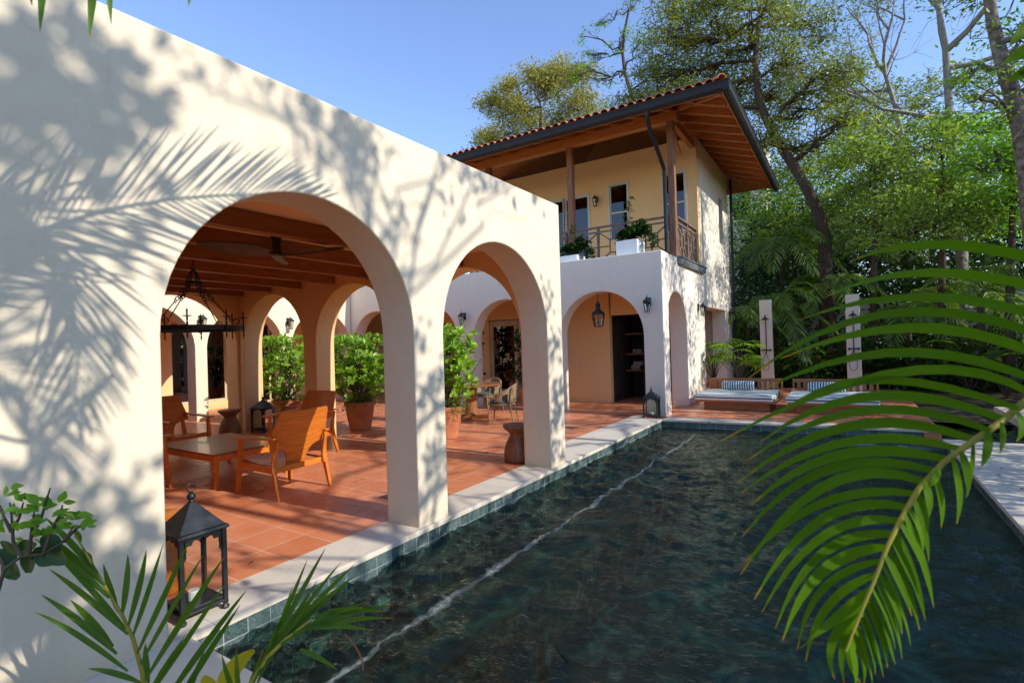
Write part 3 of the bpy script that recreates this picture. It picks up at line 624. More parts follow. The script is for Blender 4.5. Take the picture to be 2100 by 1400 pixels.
# roof
E0,E1=11.05,19.55; XL,XR=-7.4,1.22; ZE=6.60; SL=.34; H=(E1-E0)/2
ridge=(XR-H,(E0+E1)/2,ZE+SL*H)
def hipfaces(z): 
    r=(ridge[0],ridge[1],ridge[2]+z); a=(XL,E0,ZE+z);c_=(XR,E0,ZE+z);d=(XR,E1,ZE+z);e=(XL,E1,ZE+z); r2=(XL+H,ridge[1],ridge[2]+z)
    return [a,c_,d,e,r,r2]
b=MB(); b.add(hipfaces(0),[(0,1,4,5),(1,2,4),(2,3,5,4),(3,0,5)]); b.build('soffit',M['soffit'],hs,True)
b=MB(); b.add(hipfaces(.09),[(0,1,4,5),(1,2,4),(2,3,5,4),(3,0,5)]); b.build('roof_deck',M['rooftile'],hs,True)
rng=random.Random(5); b=MB()
def barrel(p0,p1,r,side,up):
    n=max(1,int((Vector(p1)-Vector(p0)).length/.38)); p0,p1=Vector(p0),Vector(p1); side=Vector(side); up=Vector(up)
    for i in range(n):
        a=p0.lerp(p1,i/n)+up*(.012+rng.uniform(-.004,.006)); c=p0.lerp(p1,(i+1.12)/n)+up*-.008; r0,r1=r*1.08,r*.86; vs=[]
        for q,rr in ((a,r0),(c,r1),(a,r0-.016)):
            for k in range(7): t=math.pi*k/6; vs.append(q+side*rr*math.cos(t)+up*rr*math.sin(t))
        f=[(k,k+1,7+k+1,7+k) for k in range(6)]+[(14+k,14+k+1,k+1,k) for k in range(6)]
        b.add(vs,f)
x=XR-.02
while x>XL:
    d=min(XR-x,x-XL,H); 
    b_=.09+ZE
    if d>.1: barrel((x,E0-.06,b_),(x,E0+d,b_+SL*d),.085,(1,0,0),(0,-.1,1))
    x-=.205
y=E0+.02
while y<E1:
    d=min(y-E0,E1-y,H)
    if d>.1: barrel((XR+.06,y,ZE+.09),(XR-d,y,ZE+.09+SL*d),.085,(0,1,0),(.1,0,1))
    y+=.205
barrel((XR+.02,E0-.02,ZE+.13),(ridge[0],ridge[1],ridge[2]+.13),.10,(.7,.7,0),(0,0,1))
b.build('roof_tiles',M['rooftile'],hs,True,smooth=50)
b=MB(); b.box(XL,XR+.02,E0-.005,E0+.03,ZE-.12,ZE+.03); b.box(XR-.01,XR+.021,E0+.031,E1,ZE-.12,ZE+.03); b.build('fascia',M['eave'],hs,True)
# gutter: moulded profile swept round the eave
def gut(p,q,side):
    b=MB(); p,q=Vector(p),Vector(q); s=Vector(side); pr_=[(0,.07),(0,-.08),(.03,-.13),(.095,-.13),(.135,-.085),(.145,-.03),(.13,.02),(.155,.07),(.135,.07),(.11,.02)]
    vs=[e+s*(u+ (0))+Vector((0,0,v)) for e in (p,q) for u,v in pr_]; n=len(pr_)
    b.add(vs,[(i,(i+1)%n,n+(i+1)%n,n+i) for i in range(n)]+[tuple(range(n)),tuple(range(n,2*n))[::-1]]); return b
g=gut((XL,E0-.006,ZE),(XR+.156,E0-.006,ZE),(0,-1,0)); g2=gut((XR+.022,E0-.14,ZE+.001),(XR+.022,E1+.1,ZE+.001),(1,0,0)); g.add(g2.v,g2.f)
g.build('gutter',M['gutter'],hs,True,smooth=30)
# downpipes
b=MB(); r=.045; b.tube([(-.28,10.98,6.53),(-.28,10.98,6.35),(-.30,11.1,6.25),(-.26,11.85,5.65),(-.26,12.06,5.5),(-.26,12.07,3.62),(-.28,12.0,3.5),(-.42,11.7,3.44)],r,10)
for z in (5.4,4.2): b.torus((-.26,12.07,z),.05,.008)
b.build('downpipe',M['gutter'],hs,True,smooth=40)
b=MB(); b.tube([(.07,18.42,6.8),(.07,18.42,.1)],.045,8); b.build('downpipe',M['gutter'],hs,True,smooth=40)
# rafters
y=11.75
while y<19.3:
    b=MB(); x1=XR-.03; x0=-.029 if y>14.4 else -.2
    d0=XR-x0; dy=min(y-E0,E1-y,d0); xs=XR-dy if dy<d0 else x0
    b.bar((xs,y,ZE-.075+SL*(XR-xs)),(x1,y,ZE-.075+SL*.03),.075,.13); b.build('rafter',M['eave_y'],hs,True); y+=.62
x=.55
while x>-7.2:
    dd=min(1.35,XR-x,x-XL)
    b=MB(); b.bar((x,E0+.03,ZE-.07+SL*.03),(x,E0+dd+.6 if dd>1.3 else E0+dd,ZE-.07+SL*(dd+.6 if dd>1.3 else dd)),.07,.12); b.build('rafter',M['eave'],hs,True); x-=.62
b=MB(); b.bar((XR-.03,E0+.03,ZE-.08),(XR-2.2,E0+2.2,ZE-.08+SL*2.2),.09,.14); b.build('hip_rafter',M['eave'],hs,True)
# lattice railing
def lattice(p0,p1,name='railing'):
    p0,p1=Vector(p0),Vector(p1); L=(p1-p0).length; d=(p1-p0).normalized(); n=max(1,round(L/.86)); wv=L/n
    pt=lambda u,z:p0+d*u+Vector((0,0,z))
    b=MB(); b.bar(pt(0,.98),pt(L,.98),.085,.04); b.bar(pt(0,.86),pt(L,.86),.04,.035); b.bar(pt(0,.10),pt(L,.10),.04,.035)
    for i in range(n+1): b.bar(pt(i*wv,0),pt(i*wv,.96),.06,.06)
    for i in range(n):
        u=i*wv; a,c=u+wv*.34,u+wv*.66; lo,hi=.32,.64; t=.028
        for q,r_ in (((a,lo),(c,lo)),((c,lo),(c,hi)),((c,hi),(a,hi)),((a,hi),(a,lo)),((u,.10),(a,lo)),((u+wv,.10),(c,lo)),((u,.86),(a,hi)),((u+wv,.86),(c,hi)),
                      ((u,.48),(a,.48)),((c,.48),(u+wv,.48)),((u+wv/2,.10),(u+wv/2,lo)),((u+wv/2,hi),(u+wv/2,.86))):
            b.bar(pt(*q),pt(*r_),t,t,up=(0,0,1) if q[0]!=r_[0] else (1,0,0))
    return b
lattice((-7.4,12.2,3.47),(-.2,12.2,3.47)).build('railing',M['rail'],hs,True)
lattice((-.10,12.35,3.47),(-.10,14.18,3.47)).build('railing',M['rail'],hs,True)
# ================================================================== furniture and fittings
# ---- wall lanterns
def wall_lamp(label,loc,rz):
    """local: wall plane y=0, lamp projects to -y"""
    t=thing('wall_lantern',label,'wall lamp',loc,rz,'black iron wall lanterns')
    b=MB(); b.box(-.045,.045,-.022,0,.02,.20); b.bar((0,-.01,.15),(0,-.13,.17),.022,.022); b.build('backplate',M['iron'],t,bevel=.004)
    b=MB(); b.lathe([(.105,.105),(.10,.115),(.05,.165),(.03,.175),(.03,.19),(.012,.20)],4,(0,-.13,0),rot=math.pi/4); b.torus((0,-.13,.222),.02,.004,'Y',14,6)
    b.build('cap',M['iron'],t)
    b=MB()
    for k in range(6):
        a=k*math.pi/3; b.bar((.046*math.cos(a),-.13+.046*math.sin(a),-.10),(.078*math.cos(a),-.13+.078*math.sin(a),.105),.008,.008)
    b.lathe([(.052,-.112),(.052,-.10)],6,(0,-.13,0)); b.lathe([(.084,.098),(.084,.106)],6,(0,-.13,0)); b.build('cage',M['iron'],t)
    b=MB(); b.lathe([(.040,-.098),(.070,.10)],6,(0,-.13,0)); b.build('lamp_glass',M['lampglass'],t)
    b=MB(); b.tube([(0,-.13,-.1),(0,-.13,0)],.014,8); b.build('candle',M['basin'],t)
    return t
wl=wall_lamp('iron wall lantern on the shaded pool house corner beside the widest near arch',(-.29,10.748,2.28),0)
S90=math.pi/2
dup(wl,'iron wall lantern above the clipped shrub, left of the french doors',(-5.19,10.748,2.24),0)
dup(wl,'iron wall lantern upstairs between the balcony doors and the window',(-2.86,14.178,5.62),0)
dup(wl,'iron wall lantern between the narrow side arch and the shower nook',(.002,13.75,2.28),S90)
dup(wl,'iron wall lantern at the far end of the pool house side wall',(.002,17.9,2.25),S90)
dup(wl,'iron wall lantern on the sunlit wing, seen through the narrow arch',(-9.598,8.60,2.28),S90)
dup(wl,'iron wall lantern on the sunlit wing, seen behind the ring chandelier',(-9.598,6.32,2.28),S90)
# ---- hanging porch lantern
t=thing('porch_lantern','black iron lantern hanging in the arch nearest the pool corner','hanging lantern',(-1.55,11.0,2.0))
b=MB(); b.tube([(0,0,.50),(0,0,.9)],.008,6); b.tube([(0,0,.46),(0,0,.52)],.02,8); b.build('hanging_rod',M['iron'],t)
b=MB(); b.lathe([(.15,.20),(.15,.22),(.13,.26),(.07,.30),(.055,.34),(.055,.42),(.062,.43),(.05,.46),(.01,.47)],10); b.build('cap',M['iron'],t,smooth=40)
b=MB()
for k in range(4):
    a=k*math.pi/2+.4; b.bar((.092*math.cos(a),.092*math.sin(a),-.07),(.145*math.cos(a),.145*math.sin(a),.20),.011,.011)
b.torus((0,0,-.07),.092,.007,'Z',24,6); b.build('cage',M['iron'],t)
b=MB(); b.lathe([(.09,-.068),(.14,.198)],12); b.build('lamp_glass',M['lampglass'],t)
b=MB(); b.tube([(0,0,-.07),(0,0,.2)],.008,6); b.lathe([(.03,-.01),(.035,.0),(.01,.01)],8); b.tube([(-.03,0,0),(-.03,0,.06)],.008,6); b.tube([(.03,0,0),(.03,0,.06)],.008,6); b.build('candle_holder',M['iron'],t)
# ---- floor lanterns
def scallop(w,h,z0):
    """scalloped arch plate for one side: points (u,z) of opening edge from left to right"""
    cusps=7; pts=[]
    hw=w/2-.02; A=[math.pi-math.pi*i/cusps for i in range(cusps+1)]
    base=[(hw*math.cos(a),z0+h*math.sin(a)) for a in A]
    for i in range(cusps):
        (x0,y0),(x1,y1)=base[i],base[i+1]; 
        for k in range(5):
            s=k/5; bx,by=x0+(x1-x0)*s,y0+(y1-y0)*s; nx_,ny_=(y0-y1),(x1-x0); l=math.hypot(nx_,ny_)
            q=math.sin(math.pi*s)*.018; pts.append((bx+nx_/l*q,by+ny_/l*q))
    pts.append(base[-1]); return pts
def floor_lantern(label,loc,rz=0,scale=(1,1,1)):
    t=thing('floor_lantern',label,'lantern',loc,rz,'large metal floor lanterns'); a=.125
    for x in (-1,1):
        for y in (-1,1):
            b=MB(); b.box(x*a-.013,x*a+.013,y*a-.013,y*a+.013,.045,.50); b.build('corner_post',M['lantern'],t,bevel=.002)
            b=MB(); b.lathe([(.018,0),(.024,.012),(.014,.03),(.02,.046)],8,(x*a,y*a,0)); b.build('foot',M['lantern'],t)
    b=MB(); b.box(-a-.012,a+.012,-a-.012,a+.012,.046,.062); b.box(-a,a,-a,a,.062,.08); b.build('base_tray',M['lantern'],t,bevel=.003)
    for k in range(4):
        rot=Matrix.Rotation(k*math.pi/2,4,'Z'); b=MB(); pts=scallop(2*a,.085,.385); y0,y1=-a-.004,-a+.004
        for (u,z),(u2,z2) in zip(pts[:-1],pts[1:]):
            P_=[rot@Vector(q) for q in ((u,y0,z),(u2,y0,z2),(u2,y0,.50),(u,y0,.50),(u,y1,z),(u2,y1,z2),(u2,y1,.50),(u,y1,.50))]
            b.add(P_,[(0,1,2,3),(7,6,5,4),(0,4,5,1),(3,2,6,7)])
        for s in (-1,1):
            q=[rot@Vector(p) for p in ((s*(a-.013),y0,.36),(s*(a-.03),y0,.385),(s*(a-.02),y0,.50),(s*(a-.013),y0,.50))]
            q2=[rot@Vector(p) for p in ((s*(a-.013),y1,.36),(s*(a-.03),y1,.385),(s*(a-.02),y1,.50),(s*(a-.013),y1,.50))]
            b.add(q+q2,[(0,1,2,3),(7,6,5,4),(0,4,5,1)])
        b.build('scalloped_panel',M['lantern'],t)
        b=MB(); q=[rot@Vector(p) for p in ((-a,-a+.008,.08),(a,-a+.008,.08),(a,-a+.008,.49),(-a,-a+.008,.49))]; b.add(q,[(0,1,2,3)]); b.build('glass_panel',M['glass'],t)
    b=MB(); r2=math.sqrt(2); b.lathe([((a+.022)*r2,.50),((a+.026)*r2,.507),((a+.022)*r2,.522),((a+.008)*r2,.528),(.018*r2,.672),(.012,.68)],4,rot=math.pi/4); b.build('roof',M['lantern'],t,bevel=.002)
    b=MB(); b.lathe([(.012,.675),(.018,.68),(.012,.69),(.024,.70),(.026,.71),(.022,.722),(.010,.732),(.012,.74)],14); b.torus((0,0,.763),.026,.0045,'X',24,8); b.build('finial_ring',M['lantern'],t,smooth=50)
    b=MB(); b.lathe([(.035,.08),(.035,.13),(.033,.135)],14); b.build('candle',M['basin'],t)
    t.scale=scale; return t
fl=floor_lantern('big weathered metal floor lantern beside the nearest arch, in the foreground',(-.235,1.615,.007))
dup(fl,'black floor lantern on the pale coping at the pool corner',(-.22,10.50,.007),.12,(1.08,1.08,.80))
dup(fl,'black floor lantern beside the far seating area, in front of a terracotta pot',(-6.62,6.0,.002),.3,(1.15,1.15,.93))
# ---- hourglass stools
def stool(label,loc,mat):
    t=thing('stool',label,'stool',loc,0,'hourglass shaped solid wood stools')
    b=MB(); b.lathe([(.165,0),(.185,.012),(.192,.06),(.185,.16),(.155,.26),(.115,.325),(.103,.352),(.108,.375),(.15,.42),(.19,.455),(.19,.465)],32); b.build('body',mat,t,smooth=40)
    b=MB(); b.lathe([(.195,.465),(.198,.472),(.198,.492),(.19,.498)],32); b.build('seat',mat,t,smooth=40); return t
st=stool('hourglass wooden stool by the second pier, dark brown in shade',(-.63,6.0,.002),M['stool'])
dup(st,'hourglass wooden stool at the far left corner of the pavilion',(-6.78,5.42,.002))
stool('amber hourglass stool standing in sun behind the big foreground lantern',(-.78,1.62,.002),M['chair'])  # sunlit orange put into this stool's wood colour; its twins stay dark
# ---- armchairs
def armchair(label,loc,rz,mat=None):
    mat=mat or M['chair']; t=thing('armchair',label,'armchair',loc,rz,'wooden armchairs around the low table')
    for s in (-1,1):
        b=MB(); b.bar((s*.335,.345,0),(s*.325,.30,.36),.036,.04,w2=.052,h2=.05); b.bar((s*.325,.30,.36),(s*.32,.29,.605),.052,.05,w2=.038,h2=.04); b.build('leg',mat,t,bevel=.006)
        b=MB(); pts=[(s*.335,-.40,0),(s*.333,-.365,.12),(s*.33,-.325,.28),(s*.325,-.31,.38),(s*.32,-.33,.50),(s*.312,-.37,.63)]; wd=[.034,.042,.056,.056,.046,.036]
        for i in range(5): b.bar(pts[i],pts[i+1],.036,wd[i],w2=.036,h2=wd[i+1])
        b.build('leg',mat,t,bevel=.005)
        b=MB(); vs=[]; pr_=[(.40,.605,.028),(.36,.612,.045),(.1,.622,.047),(-.2,.636,.036),(-.38,.648,.026)]
        for y,z,hw in pr_: vs+=[(s*.335-hw,y,z),(s*.335+hw,y,z),(s*.335+hw,y,z+.022),(s*.335-hw,y,z+.022)]
        f=[(4*i+k,4*i+(k+1)%4,4*i+4+(k+1)%4,4*i+4+k) for i in range(4) for k in range(4)]+[(3,2,1,0),(16,17,18,19)]
        b.add(vs,f); b.build('armrest',mat,t,bevel=.006)
        b=MB(); b.bar((s*.325,.285,.325),(s*.325,-.30,.305),.026,.07); b.build('side_rail',mat,t,bevel=.004)
    for q in (((-.31,.27,.33),(.31,.27,.33)),((-.31,-.285,.305),(.31,-.285,.305))):
        b=MB(); b.bar(q[0],q[1],.026,.065); b.build('cross_rail',mat,t,bevel=.004)
    # curved seat
    b=MB(); ny,nx_=8,10; top=[];bot=[]
    for j in range(ny+1):
        for i in range(nx_+1):
            v=j/ny; u=i/nx_*2-1; y=.33-.60*v; hw=.305-.05*v-.02*(1 if v<.01 else 0); z=.385-.06*v-.018*math.sin(math.pi*v)+.012*u*u
            top.append((u*hw,y,z)); bot.append((u*hw,y,z-.018))
    n=nx_+1; T=[(j*n+i,j*n+i+1,(j+1)*n+i+1,(j+1)*n+i) for j in range(ny) for i in range(nx_)]; o=len(top)
    side=[]; ring=[i for i in range(n)]+[j*n+nx_ for j in range(1,ny+1)]+[ny*n+i for i in range(nx_-1,-1,-1)]+[j*n for j in range(ny-1,0,-1)]
    for a,c in zip(ring,ring[1:]+ring[:1]): side.append((a,c,c+o,a+o))
    b.add(top+bot,T+[tuple(q+o for q in f[::-1]) for f in T]+side); b.build('seat',mat,t,smooth=45)
    # plywood back: narrow stem widening into a broad trapezoid
    prof=[(0,.11),(.05,.118),(.10,.13),(.15,.15),(.19,.18),(.215,.24),(.235,.33),(.26,.375),(.34,.36),(.43,.345),(.52,.33),(.60,.315),(.63,.308),(.645,.29)]
    b=MB(); fr=[];bk=[]; K=10
    for v,hw in prof:
        for i in range(K+1):
            u=(i/K*2-1)*hw; y=-.215-v*.36+.075*(u*u)/.11*.5; z=.325+v*.955
            fr.append((u,y,z)); bk.append((u,y-.016,z-.006))
    n=K+1; T=[(j*n+i,j*n+i+1,(j+1)*n+i+1,(j+1)*n+i) for j in range(len(prof)-1) for i in range(K)]; o=len(fr); L_=len(prof)-1
    ring=[i for i in range(n)]+[j*n+K for j in range(1,L_+1)]+[L_*n+i for i in range(K-1,-1,-1)]+[j*n for j in range(L_-1,0,-1)]
    b.add(fr+bk,T+[tuple(q+o for q in f[::-1]) for f in T]+[(a,c,c+o,a+o) for a,c in zip(ring,ring[1:]+ring[:1])]); b.build('backrest',mat,t,smooth=45)
    return t
ac=armchair('orange sunlit wooden armchair seen from behind, nearest to the pool arch',(-2.33,3.60,.001),S90+.03)
dup(ac,'wooden armchair behind the low table, its curved back half hidden by the sunlit one',(-3.86,4.92,.001),math.pi+.10)
dup(ac,'dark wooden armchair at the left end of the low table, near the rear arch',(-5.35,3.82,.001),-S90+.12)
dup(ac,'wooden armchair of which only one front leg shows at the left arch edge',(-3.99,2.65,.001),.0)
# ---- low table
t=thing('coffee_table','low square slatted wooden coffee table between the armchairs','coffee table',(-3.72,3.66,0))
b=MB(); n=13; X0,X1,Y0,Y1=-.73,.73,-.50,.50; hh=(Y1-Y0)/n
for i in range(n): b.box(X0,X1,Y0+i*hh+.002,Y0+(i+1)*hh-.002,.395,.42)
b.build('tabletop',M['table'],t,bevel=.003)
b=MB(); b.box(X0+.01,X1-.01,Y0+.012,Y0+.042,.325,.394); b.box(X0+.01,X1-.01,Y1-.042,Y1-.012,.325,.394); b.box(X0+.01,X0+.04,Y0+.043,Y1-.043,.325,.394); b.box(X1-.04,X1-.01,Y0+.043,Y1-.043,.325,.394); b.build('apron',M['chair'],t,bevel=.003)
for x in (X0+.05,X1-.05):
    for y in (Y0+.05,Y1-.05):
        b=MB(); b.bar((x,y,0),(x,y,.394),.04,.04,w2=.065,h2=.065); b.build('leg',M['chair'],t,bevel=.004)
# ---- ring chandelier
t=thing('ring_chandelier','black iron ring chandelier with candle spikes hung on chains','chandelier',(-3.25,3.12,1.885))
r=.50
b=MB(); vs=[];n=48
for i in range(n):
    a=2*math.pi*i/n
    for rr,z in ((r,-.028),(r,.028),(r-.022,.028),(r-.022,-.028)): vs.append((rr*math.cos(a),rr*math.sin(a),z))
b.add(vs,[(4*i+k,4*i+(k+1)%4,4*((i+1)%n)+(k+1)%4,4*((i+1)%n)+k) for i in range(n) for k in range(4)]); b.build('ring',M['iron'],t,smooth=40)
for k in range(8):
    a=2*math.pi*k/8+.2; x,y=(r+.012)*math.cos(a),(r+.012)*math.sin(a); b=MB()
    b.lathe([(.002,-.13),(.010,-.09),(.006,-.07),(.011,-.03),(.011,.05),(.007,.07),(.011,.10),(.008,.115),(.05,.122),(.052,.127),(.008,.13),(.009,.19),(.004,.205)],10,(x,y,0)); b.build('candle_spike',M['iron'],t)
for k in range(4):
    a=2*math.pi*k/4+.55; p=Vector((r*math.cos(a),r*math.sin(a),.03)); q=Vector((.075*math.cos(a),.075*math.sin(a),.50)); b=MB()
    b.torus(p+Vector((0,0,.045)),.032,.006,'X',16,6); d=q-p
    b.tube([p+d*.16,p+d*.62],.006,6)
    for i in range(7): 
        c_=p+d*(.65+.055*i); b.torus(c_,.022,.0055,'X' if i%2 else 'Y',12,6)
    b.build('chain',M['iron'],t)
b=MB()
for k in range(2):
    s=(-1,1)[k]; b.tube([(0,0,.70),(s*.035,0,.66),(s*.07,0,.58),(s*.08,0,.50)],.011,8); b.tube([(0,0,.70),(0,s*.035,.66),(0,s*.07,.58),(0,s*.08,.50)],.011,8)
b.bar((-.085,0,.545),(.085,0,.545),.02,.03); b.bar((0,-.085,.545),(0,.085,.545),.02,.03); b.torus((0,0,.72),.02,.006,'X',12,6); b.tube([(0,0,.735),(0,0,.813)],.007,6); b.build('crown_hook',M['iron'],t)
# ---- ceiling fans
def fan(label,loc,rz):
    t=thing('ceiling_fan',label,'ceiling fan',loc,rz,'three bladed ceiling fans')
    b=MB(); b.lathe([(.075,.238),(.07,.20),(.045,.15),(.04,.03),(.05,.01)],20); b.build('mount',M['gutter'],t,smooth=50)
    b=MB(); b.lathe([(.06,.012),(.08,0),(.08,-.014),(.05,-.024),(.01,-.027)],28); b.build('hub',M['iron'],t,smooth=50)
    for k in range(3):
        b=MB(); a=k*2*math.pi/3; rt=Matrix.Rotation(a,4,'Z'); vs=[]
        st_=[(.05,.06,.02),(.14,.055,.035),(.26,.085,.045),(.42,.088,.04),(.58,.072,.03),(.70,.045,.018),(.77,.010,.008)]
        for q,hw,tw in st_:
            for s_,zz in ((-1,0),(1,0)):
                for dz in (0,.012): vs.append(rt@Vector((q,s_*hw,-.012+.02*(q-.06)+s_*tw+dz)))
        f=[]
        for i in range(len(st_)-1):
            c0,c1=4*i,4*i+4; f+=[(c0,c0+2,c1+2,c1),(c0+1,c1+1,c1+3,c0+3),(c0,c1,c1+1,c0+1),(c0+2,c0+3,c1+3,c1+2)]
        b.add(vs,f); b.build('blade',M['fan'],t,smooth=50)
    return t
fa=fan('dark three bladed ceiling fan under the beams, in the big arch',(-1.87,3.30,2.635),.40)
dup(fa,'ceiling fan of which only a blade tip shows at the left arch edge',(-5.55,2.35,2.635),.35)
# ---- dining table + wicker chairs
t=thing('dining_table','round wooden dining table on a thick pedestal in the courtyard','dining table',(-3.75,9.05,0))
b=MB(); b.lathe([(.62,.715),(.66,.722),(.67,.74),(.66,.752)],40); b.build('tabletop',M['table'],t,smooth=40)
b=MB(); b.lathe([(.16,.09),(.14,.2),(.12,.45),(.15,.65),(.2,.714)],14); b.build('pedestal',M['table'],t,smooth=50)
b=MB()
for k in range(4): a=k*S90+.3; b.bar((0,0,.05),(.42*math.cos(a),.42*math.sin(a),.04),.12,.085)
b.build('base',M['table'],t,bevel=.01)
def wicker(label,loc,rz):
    t=thing('wicker_chair',label,'wicker chair',loc,rz,'wicker chairs at the round dining table'); r=.285
    b=MB()
    for s in (-1,1):
        b.tube([(s*.23,.23,0),(s*.225,.22,.25),(s*.27,.235,.52),(s*.275,.22,.60)],.014,8); b.tube([(s*.24,-.30,0),(s*.20,-.21,.40),(s*.215,-.24,.60),(s*.20,-.27,.74)],.014,8)
        b.tube([(s*.225,.22,.22),(s*.18,.20,.36),(s*.05,.21,.40)],.009,6); b.tube([(s*.225,.20,.22),(s*.21,.08,.36),(s*.2,-.05,.40)],.009,6); b.tube([(s*.21,-.22,.25),(s*.21,-.1,.37),(s*.2,.02,.40)],.009,6)
    b.build('leg_frame',M['wicker'],t,smooth=60)
    b=MB(); b.lathe([(.25,.375),(.27,.385),(.27,.41),(.25,.42)],24); b.build('seat',M['wicker'],t,smooth=50)
    b=MB(); b.lathe([(.21,.42),(.245,.43),(.245,.455),(.20,.475),(.05,.482)],24); b.build('cushion',M['cushion_green'],t,smooth=60)
    # woven tub back, low at the arms and rising behind
    b=MB(); K=28; vs=[]; th=.008
    zz=lambda a:.60+.19*max(0,math.sin(a))**1.3
    for rr in (0,th):
        for i in range(K+1):
            a=-.25+(math.pi+.5)*i/K
            for j in range(4):
                q=j/3; z=(.43+(.0 if abs(a-S90)<1.0 else .03))*(1-q)+zz(a)*q; R_=r-rr+.02*q; vs.append((R_*math.cos(a),-R_*math.sin(a)*1.02,z))
    n=(K+1)*4; f=[]
    for i in range(K):
        if i in (4,5,6,K-5,K-6,K-7): rows=(2,)
        else: rows=(0,1,2)
        for j in rows:
            q=(i*4+j,i*4+j+1,(i+1)*4+j+1,(i+1)*4+j); f+=[q,tuple(x+n for x in q[::-1])]
    b.add(vs,f); b.build('backrest',M['wicker'],t,smooth=60)
    b=MB(); b.tube([(( r+.02)*math.cos(a),-(r+.02)*math.sin(a)*1.02,zz(a)) for a in [-.3+(math.pi+.6)*i/24 for i in range(25)]],.017,8); b.build('rim',M['wicker'],t,smooth=60)
    return t
wc=wicker('wicker tub chair with a grey green cushion, seen through the second arch',(-2.72,8.72,.001),S90+.35)
dup(wc,'wicker tub chair half hidden behind the big clipped shrub',(-4.75,8.35,.001),-S90+.6)
dup(wc,'wicker tub chair on the far side of the round table, only its rim showing',(-3.95,9.95,.001),math.pi-.1)
# ---- daybeds, bolsters
def daybed(label,loc,Lx):
    t=thing('daybed',label,'daybed',loc,0,'low wooden daybeds on the far terrace')
    b=MB(); b.box(.16,Lx-.12,.12,1.2,0,.17); b.build('plinth',M['daybed'],t,bevel=.01)
    b=MB(); b.box(.02,Lx-.0,.0,1.5,.171,.215); b.build('platform',M['daybed'],t,bevel=.008)
    b=MB(); z0,z1,y=.216,.60,1.52; b.box(0,Lx,y,y+.05,z1-.075,z1); b.box(0,Lx,y,y+.05,z0,z0+.06)
    ns=13; wd=Lx/ns
    for i in range(ns+1):
        x=i*wd; b.box(max(0,x-.038),min(Lx,x+.038),y+.001,y+.049,z0+.061,z1-.076)
    b.box(0,.035,1.15,1.519,z0,z0+.18); b.box(Lx-.035,Lx,1.0,1.519,z0,z0+.14); b.build('slatted_back',M['daybed'],t,bevel=.005)
    b=MB(); b.box(-.02,Lx-.04,-.02,1.40,.217,.345); b.build('mattress',M['mattress'],t,bevel=.03,seg=4)
    return t
daybed('low wooden daybed with blue striped mattress, nearer the pool house',(.27,12.08,.001),1.62)
daybed('low wooden daybed with blue striped mattress, half behind the palm leaves',(2.10,12.05,.001),1.62)
def bolster(label,loc,L):
    b=MB(); b.lathe([(.02,0),(.085,.006),(.105,.03),(.11,.08),(.11,L-.08),(.105,L-.03),(.085,L-.006),(.02,L)],24,ax='X'); o=b.build('bolster_cushion',M['bolster'],None,smooth=50); o.location=loc
    tag(o,label,'bolster','striped bolsters on the daybeds')
bolster('blue and white striped bolster on the daybed nearer the pool house',(.62,13.30,.455),.72)
bolster('blue and white striped bolster partly covered by the big palm leaves',(2.42,13.27,.455),.72)
# ---- outdoor showers
def shower(label,x,y,head):
    t=thing('shower_column',label,'outdoor shower',(x,y,0),0,'white outdoor shower columns')
    b=MB(); b.hexa([(-.175,-.07,0),(.175,-.07,0),(.175,.07,0),(-.175,.07,0)],[(-.165,-.065,2.70),(.165,-.065,2.70),(.165,.065,2.70),(-.165,.065,2.70)]); b.build('column',M['plaster_white'],t,bevel=.01)
    b=MB(); b.tube([(0,-.10,1.18),(0,-.10,2.13),(0,-.12,2.22),(0,-.22,2.24),(0,-.26,2.16)] ,.013,8)
    b.bar((0,-.07,2.0),(0,-.10,2.0),.02,.02); b.bar((0,-.07,1.4),(0,-.10,1.4),.02,.02); b.build('riser_pipe',M['iron'],t,smooth=50)
    b=MB(); b.lathe([(.11,2.09),(.115,2.10),(.06,2.14),(.02,2.17)],18,(0,-.26,0)); b.build('shower_head',M['iron'],t,smooth=50)
    b=MB(); b.tube([(-.10,-.11,1.18),(.10,-.11,1.18)],.017,8)
    for s in (-1,1): b.lathe([(.03,-.02),(.036,0),(.03,.02)],10,(s*.115,-.11,1.18),ax='X'); b.tube([(s*.115,-.11,1.18),(s*.115,-.15,1.18)],.01,6)
    b.tube([(0,-.11,1.18),(0,-.17,1.14),(0,-.19,1.06)],.014,8); b.build('mixer_tap',M['iron'],t,smooth=50)
    b=MB(); P_=[(-.09*math.sin(math.pi*2*q)*1.0-.02,-.12,1.12-.55*math.sin(math.pi*q)) for q in [i/16 for i in range(17)]]; b.tube(P_,.007,6); b.build('hose',M['iron'],t,smooth=60)
    if head:
        b=MB(); b.tube([(0,-.11,1.52),(.10,-.16,1.66)],.012,8); b.lathe([(.03,-.02),(.03,.02)],10,(.11,-.17,1.68)); b.build('hand_shower',M['iron'],t)
shower('white outdoor shower column nearer the pool house, beside the potted palm',1.12,17.5,False)
shower('white outdoor shower column with hand shower, right of the other one',3.33,17.5,True)
